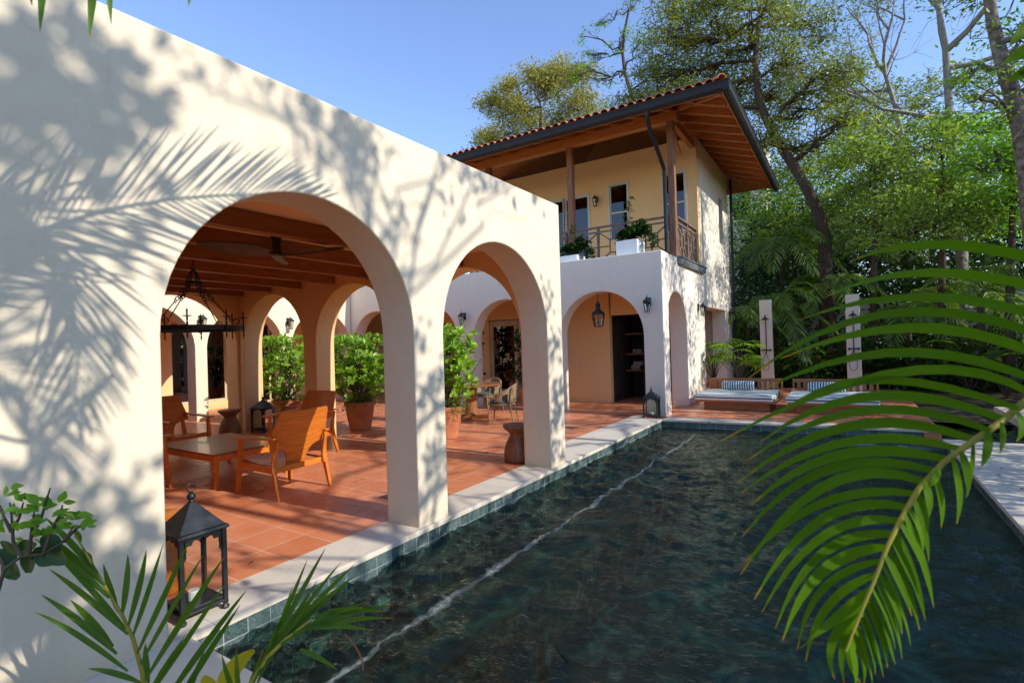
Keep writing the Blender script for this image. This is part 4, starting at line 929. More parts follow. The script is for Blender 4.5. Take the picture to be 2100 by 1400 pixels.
# ---- vanity things, recess things
t=thing('vanity_basin','small pale basin with black tap on the dark vanity in the porch','basin',(-.80,15.3,.851))
b=MB(); b.lathe([(.10,0),(.17,.04),(.2,.13),(.19,.13),(.15,.05),(.05,.03)],20); b.build('bowl',M['basin'],t,smooth=50)
b=MB(); b.tube([(0,.22,0),(0,.22,.28),(0,.10,.30),(0,.08,.24)],.014,8); b.tube([(-.08,.22,.2),(.08,.22,.2)],.012,8); b.build('tap',M['iron'],t)
b=MB(); b.lathe([(.04,0),(.12,.03),(.16,.12),(.155,.22),(.11,.29),(.04,.31)],18); o=b.build('round_float',M['red'],None,smooth=60); o.location=(-.95,14.5,.002); tag(o,'bright orange round beach ball on the porch floor under the basin','ball')
rr=random.Random(2)
for i,(x,z) in enumerate(((-1.72,.791),(-1.55,.791),(-1.66,1.241))):
    b=MB()
    for k in range(3): b.box(-.13+rr.uniform(-.01,.01),.13,-.12,.12,k*.036+.001,k*.036+.034)
    o=b.build('folded_towels',M['towel'],None,bevel=.012,seg=3); o.location=(x+(.12 if i==1 else 0)*0,13.95+(.0 if i!=1 else 0.0),z+(.11 if i==1 else 0))
    if i==1: o.location=(-1.66,13.95,.903)
    tag(o,['pale folded towels at the bottom of the lower recess shelf stack','pale folded towels on top of another towel pile in the recess','pale folded towels on the middle shelf of the dark recess'][i],'towels','towels on the recess shelves')
# ---- floor drains
for p,L in (((-.42,6.205),7.0),((-.62,10.60),9.0)):
    b=MB(); b.box(p[0]-L,p[0]-.01,p[1],p[1]+.045,.0045,.008); o=b.build('floor_drain',M['drain']); tag(o,'long dark slot drain across the courtyard floor by the pavilion' if L<8 else 'long dark slot drain across the courtyard floor by the pool house','drain')
for i,(x,y) in enumerate(((-.95,4.0),(-1.20,8.75))):
    b=MB(); b.box(x-.11,x+.11,y-.11,y+.11,.004,.008); o=b.build('access_cover',M['drain'],bevel=.002); tag(o,('small square metal floor cover near the first pier in the pavilion','small square metal floor cover in the courtyard behind the coping')[i],'floor cover')
# ================================================================== vegetation
def branch_tubes(mb,a,b_,r0,r1,rng,jit=.08,n=4,seg=5):
    a,b_=Vector(a),Vector(b_); L=(b_-a).length; pts=[]
    for i in range(n+1):
        t=i/n; p=a.lerp(b_,t)
        if 0<i<n: p+=Vector(rng.normal(0,jit*L,3))
        pts.append(p)
    mb.tube(pts,[r0+(r1-r0)*i/n for i in range(n+1)],seg,cap=False); return pts
def tree(name,label,cat,base,trunk,r0,clusters,leafm,barkm,leaf,per,cr,seed,group=None,droop=.15,aspect=.42,limb=None,nsub=None,bare=0):
    """clusters: (centre, radius, number of leafy clumps); trunk: list of points"""
    rng=np.random.default_rng(seed); root=thing(name,label,cat,base,0,group); B=Vector(base)
    mb=MB(); T=[Vector(p) for p in trunk]; n=len(T)
    path=[Vector(p) for p in curve(T,max(8,n*3))]; rad=[r0*(1-.72*i/(len(path)-1)) for i in range(len(path))]
    path[0]=T[0]; mb.tube(path,rad,9)
    C=[]
    for ci,(c,r,k) in enumerate(clusters):
        c=Vector(c); j=min(range(len(path)),key=lambda q:(path[q]-c).length+ (0.9*max(0,path[q].z-c.z)))
        p=path[j]; rl=min(rad[j]*.6,.03+.028*r*2)
        lp=branch_tubes(mb,p,c,rl,rl*.45,rng,.07,5,6)
        rr=np.array([r,r,r*.75]) if not hasattr(r,'__len__') else np.array(r)
        for q in range(k):
            d=rng.normal(size=3); d/=np.linalg.norm(d); e=np.array(c)+d*rr*rng.uniform(.25,1)**.6
            s=lp[int(rng.integers(2,6))]; sp=branch_tubes(mb,s,e,rl*.35,.006,rng,.09,3,4)
            for _ in range(bare):
                s2=sp[int(rng.integers(1,4))]; e2=Vector(e)+Vector(rng.normal(0,.35*float(rr[0]),3)); branch_tubes(mb,s2,e2,.012,.004,rng,.1,3,3)
            C.append(e)
    tr=mb.build('trunk',barkm,root,True,smooth=60)
    if C and per:
        C=np.array(C); m=rng.poisson(per,len(C)); P=np.repeat(C,m,axis=0); P=P+rng.normal(size=P.shape)*cr*np.array([1,1,.6])
        V,Q=leaves(rng,P,leaf,droop,aspect); arr('crown',V,Q,leafm,root,True)
    return root
def PXc(l,Y,depthjit=0):   # list of (px,py,radius_m,n) -> clusters at distance Y
    out=[]
    for i,(x,y,r,n) in enumerate(l):
        out.append((atY(x,y,Y+((i*7)%5-2)*depthjit),r,n))
    return out
GB='tall trees behind the pool house'
def gb(x,Y): p=atY(x,690,Y); return (p.x,Y,groundz(min(p.x,25),min(Y,45)))
# yellowing tree left of the roof
b0=gb(1120,27); tree('yellowing_tree','tree with drooping yellow and olive leaves rising left of the tiled roof','tree',b0,[b0,atY(1120,500,27),atY(1105,320,27),atY(1110,220,27)],.28,
  PXc([(1005,285,1.2,30),(1060,235,1.4,40),(1125,170,1.2,34),(1180,225,1.5,44),(1105,285,1.6,46),(1200,300,1.4,36),(1040,175,.7,14),(1150,320,1.6,36),(1060,330,1.5,34),(975,330,1.0,22),(1190,160,.8,16),(1010,215,.9,20),(1150,140,.9,18),(1090,150,.6,10)],27,.5),M['lf_yellow'],M['bark'],.20,85,.34,11,GB,.75,.30)
# sparse half bare tree with bright tufts
b0=gb(1300,25); tree('sparse_tree','half bare tree with a few bright green tufts above the roof','tree',b0,[b0,atY(1330,500,25),atY(1345,300,25),atY(1290,190,25),atY(1265,110,25),atY(1290,20,25)],.20,
  PXc([(1195,150,.6,9),(1215,115,.6,8),(1245,165,.6,9),(1270,85,.7,10),(1230,45,.5,5),(1320,80,.7,8),(1265,225,.8,12),(1300,10,.6,8),(1330,250,.8,12),(1240,270,.7,10),(1200,75,.4,4),(1350,150,.6,8)],25,.5),M['lf_bright'],M['bark'],.15,14,.16,12,GB,.2,.4,bare=5)
# big olive tree
b0=gb(1700,20.5); tree('olive_green_tree','big olive green tree with a dark leaning trunk behind the roof corner','tree',b0,[b0,atY(1690,560,20.5),atY(1697,470,20.5),atY(1655,380,20.5),atY(1600,300,20.5),atY(1555,220,20.5),atY(1545,120,20.5),atY(1560,20,20.5)],.27,
  PXc([(1375,75,1.28,44),(1345,160,1.20,40),(1430,150,1.36,46),(1455,50,1.36,46),(1530,100,1.28,34),(1565,20,1.28,30),(1620,130,1.20,30),(1655,50,1.20,28),(1700,150,1.12,26),(1650,230,1.20,30),(1385,210,1.12,36),(1300,215,0.88,20),(1590,200,1.04,26),(1720,250,1.04,22),(1500,190,1.28,36),(1410,-10,1.28,34),(1490,-30,1.20,26),(1610,-20,1.04,20),(1560,290,0.96,22),(1640,310,0.88,22)],20.5,.7),M['lf_olive'],M['bark'],.14,62,.26,13,GB,.55,.32,bare=1)
# pale bare tree
def bare_tree(name,label,base,pts,r0,seed,levels,mat,leafm=None,group=None):
    rng=np.random.default_rng(seed); root=thing(name,label,'tree',base,0,group); mb=MB(); tips=[]
    def rec(p,d,L,r,lv):
        pts_=[p]; q=Vector(p); dd=Vector(d)
        for i in range(4):
            dd=(dd+Vector(rng.normal(0,.16,3))+Vector((0,0,.05))).normalized(); q=q+dd*L/4; pts_.append(q.copy())
        mb.tube(pts_,[r*(1-.13*i) for i in range(5)],6 if r>.03 else 4,cap=False)
        if lv==0: tips.append(q.copy()); return
        k=2 if rng.random()<.45 else 3
        for i in range(k):
            nd=(dd+Vector(rng.normal(0,.62,3))+Vector((0,0,.15))).normalized(); rec(pts_[int(rng.integers(2,5))],nd,L*rng.uniform(.55,.85),r*rng.uniform(.45,.62),lv-1)
    path=[Vector(p) for p in pts]; cp_=[Vector(p) for p in curve(path,len(path)*4)]; mb.tube(cp_,[r0*(1-.5*i/(len(cp_)-1)) for i in range(len(cp_))],9)
    for i in range(len(cp_)//3,len(cp_),2 if len(cp_)<14 else 3):
        a=rng.uniform(0,6.28); d=Vector((math.cos(a),math.sin(a)*.6,rng.uniform(.2,.9))); rec(cp_[i],d,r0*13,r0*.45,levels-1)
    for k in range(3): rec(cp_[-1],(cp_[-1]-cp_[-4]).normalized()+Vector(rng.normal(0,.4,3)),r0*14,r0*.5,levels)
    mb.build('trunk',mat,root,True,smooth=60)
    if leafm:
        C=np.array([tuple(t) for t in tips]); m=rng.poisson(7,len(C)); P=np.repeat(C,m,axis=0); P=P+rng.normal(0,.14,P.shape); V,Q=leaves(rng,P,.11,.1,.4); arr('crown',V,Q,leafm,root,True)
    return root
b0=gb(1965,21); bare_tree('bare_tree','pale grey nearly leafless tree against the sky at the upper right','x',None,0,0,0,None) if False else bare_tree('bare_tree','pale grey nearly leafless tree against the sky at the upper right',b0,[b0,atY(1975,520,21),atY(1955,330,21),atY(1945,190,21),atY(1940,105,21)],.19,21,5,M['bark_grey'],None,GB)
b0=gb(1850,23); bare_tree('bare_tree','slimmer leafless tree with fine twigs left of the pale grey one','x',None,0,0,0,None) if False else bare_tree('bare_tree','slimmer leafless tree with fine twigs left of the pale grey one',b0,[b0,atY(1870,420,23),atY(1850,260,23),atY(1815,150,23)],.13,8,5,M['bark_grey'],M['lf_mid'],GB)
# thick mottled trunk at right
b0=gb(2160,15); tree('mottled_tree','tree with a thick mottled trunk at the right edge of the view','tree',b0,[b0,atY(2120,420,15),atY(2095,240,15),atY(2055,130,15),atY(2030,40,15),atY(2022,-60,15)],.30,
  PXc([(1990,135,.5,6),(2130,60,1.2,16),(2100,-60,1.5,20),(1960,-40,1.2,10),(2150,180,1.1,16),(2010,200,.6,7)],15,.3),M['lf_mid'],M['bark_mottle'],.12,28,.20,14,GB,.2,.4,bare=1)
# feathery mid green trees
GM='feathery green trees in the middle of the garden'
def fern(label,cx_,Y,l,seed,mat='lf_fern',leaf=.15,per=46):
    b0=gb(cx_,Y); ys=min(q[1] for q in l); tree('feathery_tree',label,'tree',b0,[b0,atY(cx_,560,Y),atY(cx_+10,420,Y),atY(cx_,ys+20,Y)],.13,PXc([(x+(i%3-1)*9,y,r*.85,int(k*.62)) for i,(x,y,r,k) in enumerate(l)],Y,.9),M[mat],M['bark'],leaf,per,.24,seed,GM,.1,.34,bare=1)
fern('feathery tree directly right of the roof overhang',1650,24,[(1640,370,1.0,34),(1600,430,1.0,34),(1690,330,1.0,30),(1655,470,1.1,36),(1570,460,.8,22),(1700,420,1.0,30)],31)
fern('feathery bright tree between the leaning trunk and the bare trees',1790,20,[(1760,300,1.1,36),(1800,370,1.2,44),(1740,400,1.1,38),(1850,330,1.1,34),(1780,460,1.3,46),(1850,430,1.2,44),(1720,340,.9,26)],32,'lf_fern')
fern('feathery tree under the pale leafless tree',1930,19,[(1900,300,1.0,30),(1960,350,1.1,38),(1910,400,1.2,44),(1990,430,1.2,42),(1940,270,.8,20),(1870,460,1.1,36)],33)
fern('feathery tree at the far right, behind the mottled trunk',2070,18,[(2050,330,1.1,38),(2100,400,1.1,40),(2040,430,1.2,42),(2110,300,1.0,30),(2000,260,.8,20)],34,'lf_bright')
fern('tall thin tree filling the sky gap above the feathery trees',1800,27,[(1790,220,1.4,24),(1740,180,1.2,18),(1860,200,1.3,20),(1900,240,1.3,22),(1820,280,1.5,30),(1980,180,1.2,16),(2060,230,1.2,20),(1750,260,1.3,24)],35,'lf_olive',.16,80)
# dark backdrop thicket (a wood nobody could count)
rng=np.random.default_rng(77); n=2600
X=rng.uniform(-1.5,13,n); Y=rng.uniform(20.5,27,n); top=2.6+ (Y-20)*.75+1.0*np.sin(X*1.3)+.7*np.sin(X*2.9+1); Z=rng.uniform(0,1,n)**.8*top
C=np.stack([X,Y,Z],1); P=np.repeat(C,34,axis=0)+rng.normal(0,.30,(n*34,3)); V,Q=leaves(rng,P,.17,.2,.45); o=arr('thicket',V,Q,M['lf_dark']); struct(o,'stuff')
n=700; X=rng.uniform(-1.5,12,n); Y=rng.uniform(22,34,n); Z=5+rng.uniform(0,1,n)*(2.2+ (Y-22)*.42); C=np.stack([X,Y,Z],1); P=np.repeat(C,40,axis=0)+rng.normal(0,.34,(n*40,3)); V,Q=leaves(rng,P,.16,.1,.4); o=arr('far_wood',V,Q,M['lf_mid']); struct(o,'stuff')
# low shrubs and ground cover on the garden bed
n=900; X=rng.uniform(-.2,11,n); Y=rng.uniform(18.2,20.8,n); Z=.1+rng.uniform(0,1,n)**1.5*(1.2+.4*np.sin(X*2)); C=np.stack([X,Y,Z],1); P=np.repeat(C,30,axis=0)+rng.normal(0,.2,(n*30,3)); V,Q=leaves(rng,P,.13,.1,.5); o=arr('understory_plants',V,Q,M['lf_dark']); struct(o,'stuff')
P=[(1672,735,18.6),(1668,768,18.4),(1690,742,18.9),(1700,730,18.8),(1660,745,18.7)]
C=np.array([tuple(atY(*p)) for p in P]); P_=np.repeat(C,9,axis=0)+rng.normal(0,.035,(45,3)); V,Q=leaves(rng,P_,.07,0,.7); b0=Vector(C[0]); t=thing('flowering_shrub','dark shrub with a few red blossoms between the shower columns','shrub',(C[0][0],18.7,.0)); arr('blossom',V,Q,M['flower'],t,True)
P_=np.repeat(C,60,axis=0)+rng.normal(0,.28,(300,3)); P_[:,2]-=.15; V,Q=leaves(rng,P_,.12,0,.5); arr('foliage',V,Q,M['lf_bright'],t,True)
# garden wall and neighbour
b=MB(); b.box(-6,14,21.2,21.4,0,2.75); o=b.build('garden_wall',M['plaster_white']); tag(o,'pale garden wall glimpsed through the dark planting behind the showers','wall')
p=atY(1505,400,31); q=atY(1603,400,31); zt_=atY(1550,448,31).z
t=thing('neighbour_house','white neighbouring building glimpsed right of the roof through the trees','building',(p.x,31,0))
b=MB(); b.box(p.x-4,q.x+3.2,31,35,0,zt_); b.build('terrace_wall',M['plaster_white'],t,True)
b=MB(); b.box(p.x-4,q.x-.9,32.2,35,zt_,zt_+4.5); b.build('upper_wall',M['plaster_white'],t,True)
b=MB(); b.box(p.x-.3,q.x-1.7,32.15,32.19,zt_+.3,zt_+2.4); b.build('window',M['window'],t,True)
# ---- palms
def palm(label,base,h,nf,fl,ll,seed,mat='lf_palm_far',cat='palm',lean=(0,0),wd=.035,nl=34,group=None,up=.75,r=.09,name='palm',spread=1.0):
    rng=np.random.default_rng(seed); root=thing(name,label,cat,base,0,group); B=Vector(base); top=B+Vector((lean[0],lean[1],h))
    mb=MB(); mb.tube([B,B.lerp(top,.5)+Vector((lean[0]*.1,lean[1]*.1,0)),top],[r*1.25,r,r*.85],10); 
    outs=[]
    for k in range(nf):
        a=k*2.4+rng.uniform(-.2,.2); e=up+rng.uniform(-.45,.3)-.5*(k/nf); d=Vector((math.cos(a)*spread,math.sin(a)*spread,0)); L=fl*rng.uniform(.85,1.1)
        pts=[]
        for i in range(6):
            s_=i/5; pts.append(top+d*(L*s_*(.55+.35*(1-e)))+Vector((0,0,L*(e*s_-.75*s_*s_*(1.0)))))
        T=(pts[-1]-pts[0]).normalized(); side=T.cross(Vector((0,0,1))).normalized(); nn=side.cross(T)
        fr_,P=frond(rng,pts,nl,ll,wd,tuple(nn),58,.35,(1,1),3,.25); outs.append(fr_); mb.tube([tuple(q) for q in P[::max(1,len(P)//8)]],[.014*(1-.7*i/9) for i in range(len(P[::max(1,len(P)//8)]))],4,cap=False)
    mb.build('trunk',M['bark'],root,True,smooth=60); V,Q,U=merge(outs); arr('crown',V,Q,M[mat],root,True,uv=U); return root
GP='feathery palms in the garden behind the terrace'
for (px,py,Y,h,nf,fl,ll,sd,lab) in ((1590,600,19.4,3.2,13,2.3,.55,1,'feathery palm directly above the shower column nearer the house'),(1600,470,21.0,5.2,14,2.5,.6,2,'tall dark palm beside the downpipe, its crown by the neighbouring building'),
    (1700,560,20.2,3.6,12,2.2,.5,3,'feathery palm between the two shower columns'),(1530,620,18.9,2.6,11,1.9,.5,4,'low palm tucked against the far corner of the pool house'),
    (1860,600,19.6,2.9,12,2.1,.5,5,'feathery palm right of the second shower column'),(2010,560,18.5,3.4,12,2.2,.55,6,'feathery palm near the right edge, under the mottled trunk'),(1790,480,22.5,5.0,12,2.3,.55,7,'tall palm in the dark planting above the second shower column')):
    p=atY(px,py,Y); g=groundz(min(p.x,25),Y); palm(lab,(p.x,Y,g),max(.8,p.z-g-.4),nf,fl,ll,sd,group=GP)
# ---- broad leaved plants
def broadleaf(label,base,n,L,W,seed,mat='lf_dark',h=.5,group=None,name='broadleaf_plant',lean=.5):
    rng=np.random.default_rng(seed); root=thing(name,label,'plant',base,0,group); B=np.array(base); P=[];D=[];NN=[]; mb=MB()
    for k in range(n):
        a=k*2.4; s=rng.uniform(.2,1)*lean; tip=B+np.array([math.cos(a)*s*h,math.sin(a)*s*h,h*rng.uniform(.6,1.1)]); mb.tube([tuple(B),tuple((B+tip)/2+np.array([0,0,.05])),tuple(tip)],[.015,.012,.008],5,cap=False)
        P.append(tip);D.append([math.cos(a)*.8,math.sin(a)*.8,rng.uniform(.0,.7)]);NN.append([-math.cos(a)*.4,-math.sin(a)*.4,1])
    V,Q,U=ribbons(P,D,NN,L*rng.uniform(.7,1.1,n),np.full(n,W),.45,6,.15,(.3,.8,1,.95,.7,.05)); mb.build('stems',M['bark'],root,True); arr('leaves',V,Q,M[mat],root,True,uv=U,smooth=True); return root
GX='broad leaved plants in the garden bed'
for (px,Y,n,L,W,h,sd,mat,lab) in ((1770,18.6,12,.8,.30,1.0,1,'lf_dark','dark broad leaved plant right beside the second shower column'),(1880,18.4,14,.9,.34,1.2,2,'lf_dark','dark broad leaved plant two steps right of the second shower column'),
   (1985,18.0,14,.9,.32,1.3,3,'lf_mid','green broad leaved plant under the right hand palm'),(1640,18.5,12,.6,.16,.8,4,'lf_mid','low narrow leaved plant between the shower columns'),(2060,16.5,12,.8,.28,1.1,5,'lf_dark','broad leaved plant nearest the right edge of the view'),
   (1720,18.9,13,.7,.24,1.5,6,'lf_dark','tall dark plant just left of the second shower column')):
    p=atY(px,700,Y); broadleaf(lab,(p.x,Y,groundz(p.x,Y)),n,L,W,sd,mat,h,GX)
# ---- potted plants
def pot_mesh(r,h,seg=28):
    b=MB(); b.lathe([(r*.68,0),(r*.72,.01),(r*.93,h*.6),(r*.98,h*.86),(r*1.06,h*.87),(r*1.08,h*.97),(r*1.04,h),(r*.93,h),(r*.9,h*.93),(.02,h*.93)],seg); return b
def obleaf(rng,C,D,L,W,up):
    return ribbons(C,D,up,L,W,.12,4,.22,(.18,.55,.95,1,.55))
def clusia(label,base,r,z0,z1,n,seed,mat='lf_clusia',pr=.28,ph=.55,trail=True,group='potted clipped shrubs in the courtyard'):
    rng=np.random.default_rng(seed); root=thing('potted_shrub',label,'potted shrub',base,0,group)
    pot_mesh(pr,ph).build('pot',M['pot'],root,smooth=35); b=MB(); b.lathe([(.01,ph*.935),(pr*.9,ph*.94)],20); b.build('soil',M['soil'],root)
    mb=MB(); Ps=[];Ds=[];Us=[]
    for k in range(n):
        a=rng.uniform(0,6.28); q=rng.uniform(0,1)**.45*r; z=z0+(z1-z0)*rng.uniform(0,1)**.85; e=np.array([q*math.cos(a),q*math.sin(a),z]); 
        if k%3==0: branch_tubes(mb,(e[0]*.15,e[1]*.15,max(ph,z-.5)),e,.010,.004,rng,.06,3,4)
        ax=nrm(np.array([math.cos(a)*.6*q/r,math.sin(a)*.6*q/r,1])+rng.normal(0,.25,3)); m=6
        for i in range(m):
            b_=i*2.4+rng.uniform(0,1); s=nrm(np.cross(ax,[math.cos(b_),math.sin(b_),.1])); d=nrm(s*1.0+ax*rng.uniform(.4,1.3)); Ps.append(e+ax*(.012*i));Ds.append(d);Us.append(ax+rng.normal(0,.2,3))
    for k in range(9): branch_tubes(mb,(rng.normal(0,.05),rng.normal(0,.05),ph*.93),(rng.normal(0,r*.5),rng.normal(0,r*.5),z0+(z1-z0)*rng.uniform(.4,.9)),.016,.006,rng,.05,4,5)
    N_=len(Ps); V,Q,U=obleaf(rng,Ps,Ds,rng.uniform(.085,.145,N_),rng.uniform(.05,.08,N_),Us)
    mb.build('stems',M['twig'],root); arr('foliage',V,Q,M[mat],root,uv=U,smooth=True)
    if trail:
        C=[]
        for k in range(90):
            a=rng.uniform(0,6.28); q=pr*rng.uniform(.5,1.5); C.append((q*math.cos(a),q*math.sin(a),ph+.10-(max(0,q-pr)*1.2)+rng.normal(0,.07)))
        C=np.array(C); P=np.repeat(C,16,axis=0)+rng.normal(0,.045,(len(C)*16,3)); V,Q=leaves(rng,P,.035,.1,.5); arr('trailing_foliage',V,Q,M['lf_mid'],root)
    return root
clusia('clipped glossy shrub in a terracotta pot just right of the first pier',(-2.72,6.98,.001),.50,.62,1.86,250,41)
clusia('clipped glossy shrub in a terracotta pot in the middle narrow arch',(-4.92,6.98,.001),.60,.62,1.80,330,42)
clusia('clipped glossy shrub in a terracotta pot in the leftmost narrow arch',(-7.25,6.95,.001),.52,.62,1.85,200,43,pr=.30,ph=.52)
clusia('dark potted shrub standing left of the french doors',(-5.85,11.9,.001),.28,.6,2.0,60,44,'lf_clusia_dark',.22,.45,False)
clusia('dark potted shrub standing right of the french doors, behind the wicker chair',(-3.72,11.4,.001),.30,.6,1.9,70,45,'lf_clusia_dark',.22,.45,False)
clusia('dark potted shrub inside the shaded wing arch',(-9.1,9.4,.001),.35,.6,1.7,80,46,'lf_clusia_dark',.22,.4,False)
# balcony planters
def planter(label,base,w,h,seed,tall):
    rng=np.random.default_rng(seed); root=thing('balcony_planter',label,'planter',base,0,'white planters on the balcony ledge')
    b=MB(); b.box(-w/2,w/2,-w/2,w/2,0,h); b.build('box',M['whitepot'],root,bevel=.012)
    b=MB(); b.box(-w/2+.03,w/2-.03,-w/2+.03,w/2-.03,h+.001,h+.012); b.build('soil',M['soil'],root)
    mb=MB(); Ps=[];Ds=[];Us=[]
    stems=[((0,0,h),(-.02,0,h+.35),(.0,0,h+.75+tall))]+[((0,0,h),(x*.5,y*.5,h+.3),(x,y,z)) for x,y,z in ((.30,.0,h+.42),(.5,.05,h+.08),(-.22,-.05,h+.18),(.18,.1,h+.48),(.42,-.1,h+.3),(-.3,.1,h+.02),(.1,-.2,h+.25),(.56,0,h-.12))]
    for st_ in stems:
        c=curve(st_,12); mb.tube([tuple(p) for p in c[::2]]+[tuple(c[-1])],.006,4,cap=False)
        for i in range(3,12):
            for _ in range(3 if st_ is stems[0] else 9):
                a=rng.uniform(0,6.28); Ps.append(c[i]+rng.normal(0,.02,3)); Ds.append([math.cos(a),math.sin(a),rng.uniform(-.5,.4)]); Us.append([0,0,1])
    N_=len(Ps); V,Q,U=ribbons(Ps,Ds,Us,rng.uniform(.11,.18,N_),rng.uniform(.04,.06,N_),.3,3,.25,(.2,.9,1,.1)); mb.build('stems',M['twig'],root); arr('foliage',V,Q,M['lf_clusia_dark'],root,uv=U,smooth=True)
planter('white box planter with a tall shoot on the balcony ledge near the corner',(-.87,11.35,3.452),.50,.37,51,.25)
planter('white box planter on the balcony ledge, half behind the pavilion wall',(-2.32,11.35,3.452),.46,.20,52,.0)
# fan palms in pots by the daybed
def rhapis(label,base,seed,h,n,mat,pr=.25,ph=.45):
    rng=np.random.default_rng(seed); root=thing('potted_palm',label,'potted palm',base,0,'potted palms behind the daybed'); pot_mesh(pr,ph).build('pot',M['pot'],root,smooth=35)
    mb=MB(); outs=[]
    for k in range(n):
        a=rng.uniform(0,6.28); q=rng.uniform(.1,.6); p=np.array([q*math.cos(a),q*math.sin(a),ph+h*rng.uniform(.35,1)*(1-.25*q)]); mb.tube([(0,0,ph*.9),(p[0]*.4,p[1]*.4,p[2]*.7),tuple(p)],[.012,.009,.005],5,cap=False)
        f=nrm(np.array([math.cos(a),math.sin(a),.35])); s=nrm(np.cross(f,[0,0,1])); u=np.cross(s,f); m=12; an=np.linspace(-1.7,1.7,m)
        D=np.array([f*math.cos(x)+s*math.sin(x) for x in an]); outs.append(ribbons(np.tile(p,(m,1)),D,np.tile(u,(m,1)),np.full(m,.36)*rng.uniform(.8,1.1,m),np.full(m,.035),.45,4,.25,(.4,1,.9,.1)))
    mb.build('stems',M['twig'],root); V,Q,U=merge(outs); arr('fronds',V,Q,M[mat],root,uv=U)
rhapis('dark fan leaved palm in a terracotta pot against the pool house wall',(.12,14.75,.001),61,1.25,22,'lf_mid')
rhapis('bright fan leaved palm in a terracotta pot, nearer the shower column',(.80,14.55,.001),62,1.25,24,'lf_bright',.28)
# right hand shrub on the pale coping
rng=np.random.default_rng(66); t=thing('leafy_shrub','leafy dark shrub spilling onto the pale coping at the right edge','shrub',(5.85,7.6,.0)); mb=MB(); C=[]
for k in range(75):
    a=rng.uniform(0,6.28); e=Vector((math.cos(a)*rng.uniform(.1,.65),math.sin(a)*rng.uniform(.1,1.3),rng.uniform(.1,1.0))); branch_tubes(mb,(0,e.y*.4,0),e,.012,.003,rng,.08,3,4); C+= [tuple(e+Vector(rng.normal(0,.1,3))) for _ in range(22)]
mb.build('stems',M['twig'],t); V,Q=leaves(rng,np.array(C),.075,.05,.5); arr('foliage',V,Q,M['lf_clusia_dark'],t)
# ---- palm overhanging the camera at the right: one palm, its crown just outside the frame
rng=np.random.default_rng(91)
ptop=Vector((4.35,.15,2.75)); root=thing('overhanging_palm','palm whose big arching frond hangs over the pool in the right foreground','palm',(4.55,-.35,-.05))
mb=MB(); mb.tube([(4.55,-.35,-.05),(4.52,-.2,1.3),tuple(ptop)],[.13,.11,.09],12); mb.build('trunk',M['bark_mottle'],root,True,smooth=60)
dep=1.02
rp=[(2620,-250,1.05),(2480,150,1.06),(2370,480,1.06),(2250,680,1.05),(2150,782,1.04),(2100,825,1.03),(2052,865,1.02),(1990,908,1.01),(1935,948,1.0),(1885,1000,1.0),(1850,1060,.99),(1820,1120,.98),(1795,1185,.97),(1768,1250,.96),(1748,1300,.95),(1735,1335,.945)]
RP=np.array([tuple(cpt(*q)) for q in rp]); RPX=np.array([q[:2] for q in rp],float); RD=np.array([q[2] for q in rp])
mb=MB(); mb.tube([tuple(ptop)]+[tuple(p) for p in RP],[.015]+list(np.linspace(.0095,.0016,len(RP))),8,cap=False); mb.build('frond_rachis',M['rachis'],root,True,smooth=60)
def leaflet(bpx,mpx,tpx,d0,d1,d2,w,seg=9,fold=.22,prof=(.55,.95,1,.9,.55,.06),nj=.15,tilt=0):
    a,m_,t_=(np.array(tuple(cpt(*p,d))) for p,d in ((bpx,d0),(mpx,d1),(tpx,d2))); c=2*m_-.5*a-.5*t_
    T=np.linspace(0,1,seg+1)[:,None]; P=(1-T)**2*a+2*T*(1-T)*c+T*T*t_; D=nrm(np.gradient(P,axis=0)); vw=np.array(tuple(CAM))-P; nn=nrm(nrm(vw)+rng.normal(0,nj,3)+np.array(tuple(CR))*tilt)
    S=nrm(np.cross(D,nn)); nn=np.cross(S,D); W=np.interp(T[:,0],np.linspace(0,1,len(prof)),prof)[:,None]*w*.5
    V=np.stack([P-S*W+nn*W*fold,P-nn*W*fold*.4,P+S*W+nn*W*fold],1).reshape(-1,3)
    Q=[];
    for i in range(seg):
        for b_ in (0,1): k=3*i+b_; Q.append([k,k+1,k+4,k+3])
    U=[[q,float(t)] for t in T[:,0] for q in (0,.5,1)]
    return V,np.array(Q),np.array(U)
outs=[]
L_=[((2330,600),(1990,505),(1745,535)),((2300,640),(1950,560),(1690,610)),((2250,690),(1930,610),(1640,655)),((2220,720),(1850,640),(1535,775)),((2190,755),(1900,672),(1600,735)),((2150,790),(1850,722),(1560,800)),
 ((2125,812),(1850,762),(1475,905)),((2090,838),(1800,778),(1590,850)),((2060,860),(1790,812),(1560,905)),((2030,882),(1770,842),(1530,945)),((2000,902),(1750,872),(1512,990)),((1975,922),(1740,905),(1520,1010)),((1945,942),(1725,932),(1540,1035)),
 ((1920,965),(1700,962),(1522,1100)),((1898,988),(1700,992),(1518,1178)),((1880,1012),(1690,1030),(1530,1150)),((1865,1040),(1690,1062),(1547,1228)),((1850,1068),(1690,1098),(1562,1255)),((1838,1094),(1690,1132),(1590,1288)),((1824,1120),(1690,1168),(1605,1312)),
 ((1812,1148),(1690,1205),(1635,1332)),((1800,1176),(1700,1240),(1652,1356)),((1790,1204),(1712,1270),(1640,1330)),((1780,1230),(1710,1310),(1712,1392)),((1770,1255),(1730,1320),(1732,1402)),((1760,1280),(1745,1345),(1765,1400))]
for i,(a,m_,t_) in enumerate(L_):
    j=float(rng.normal(0,.01)); outs.append(leaflet(a,m_,t_,1.02+j,1.06+j,1.0+j+float(rng.normal(0,.03)),(.021 if i<20 else .018)*float(rng.uniform(.85,1.1)),fold=.10,tilt=-.60 if i<21 else -.45))
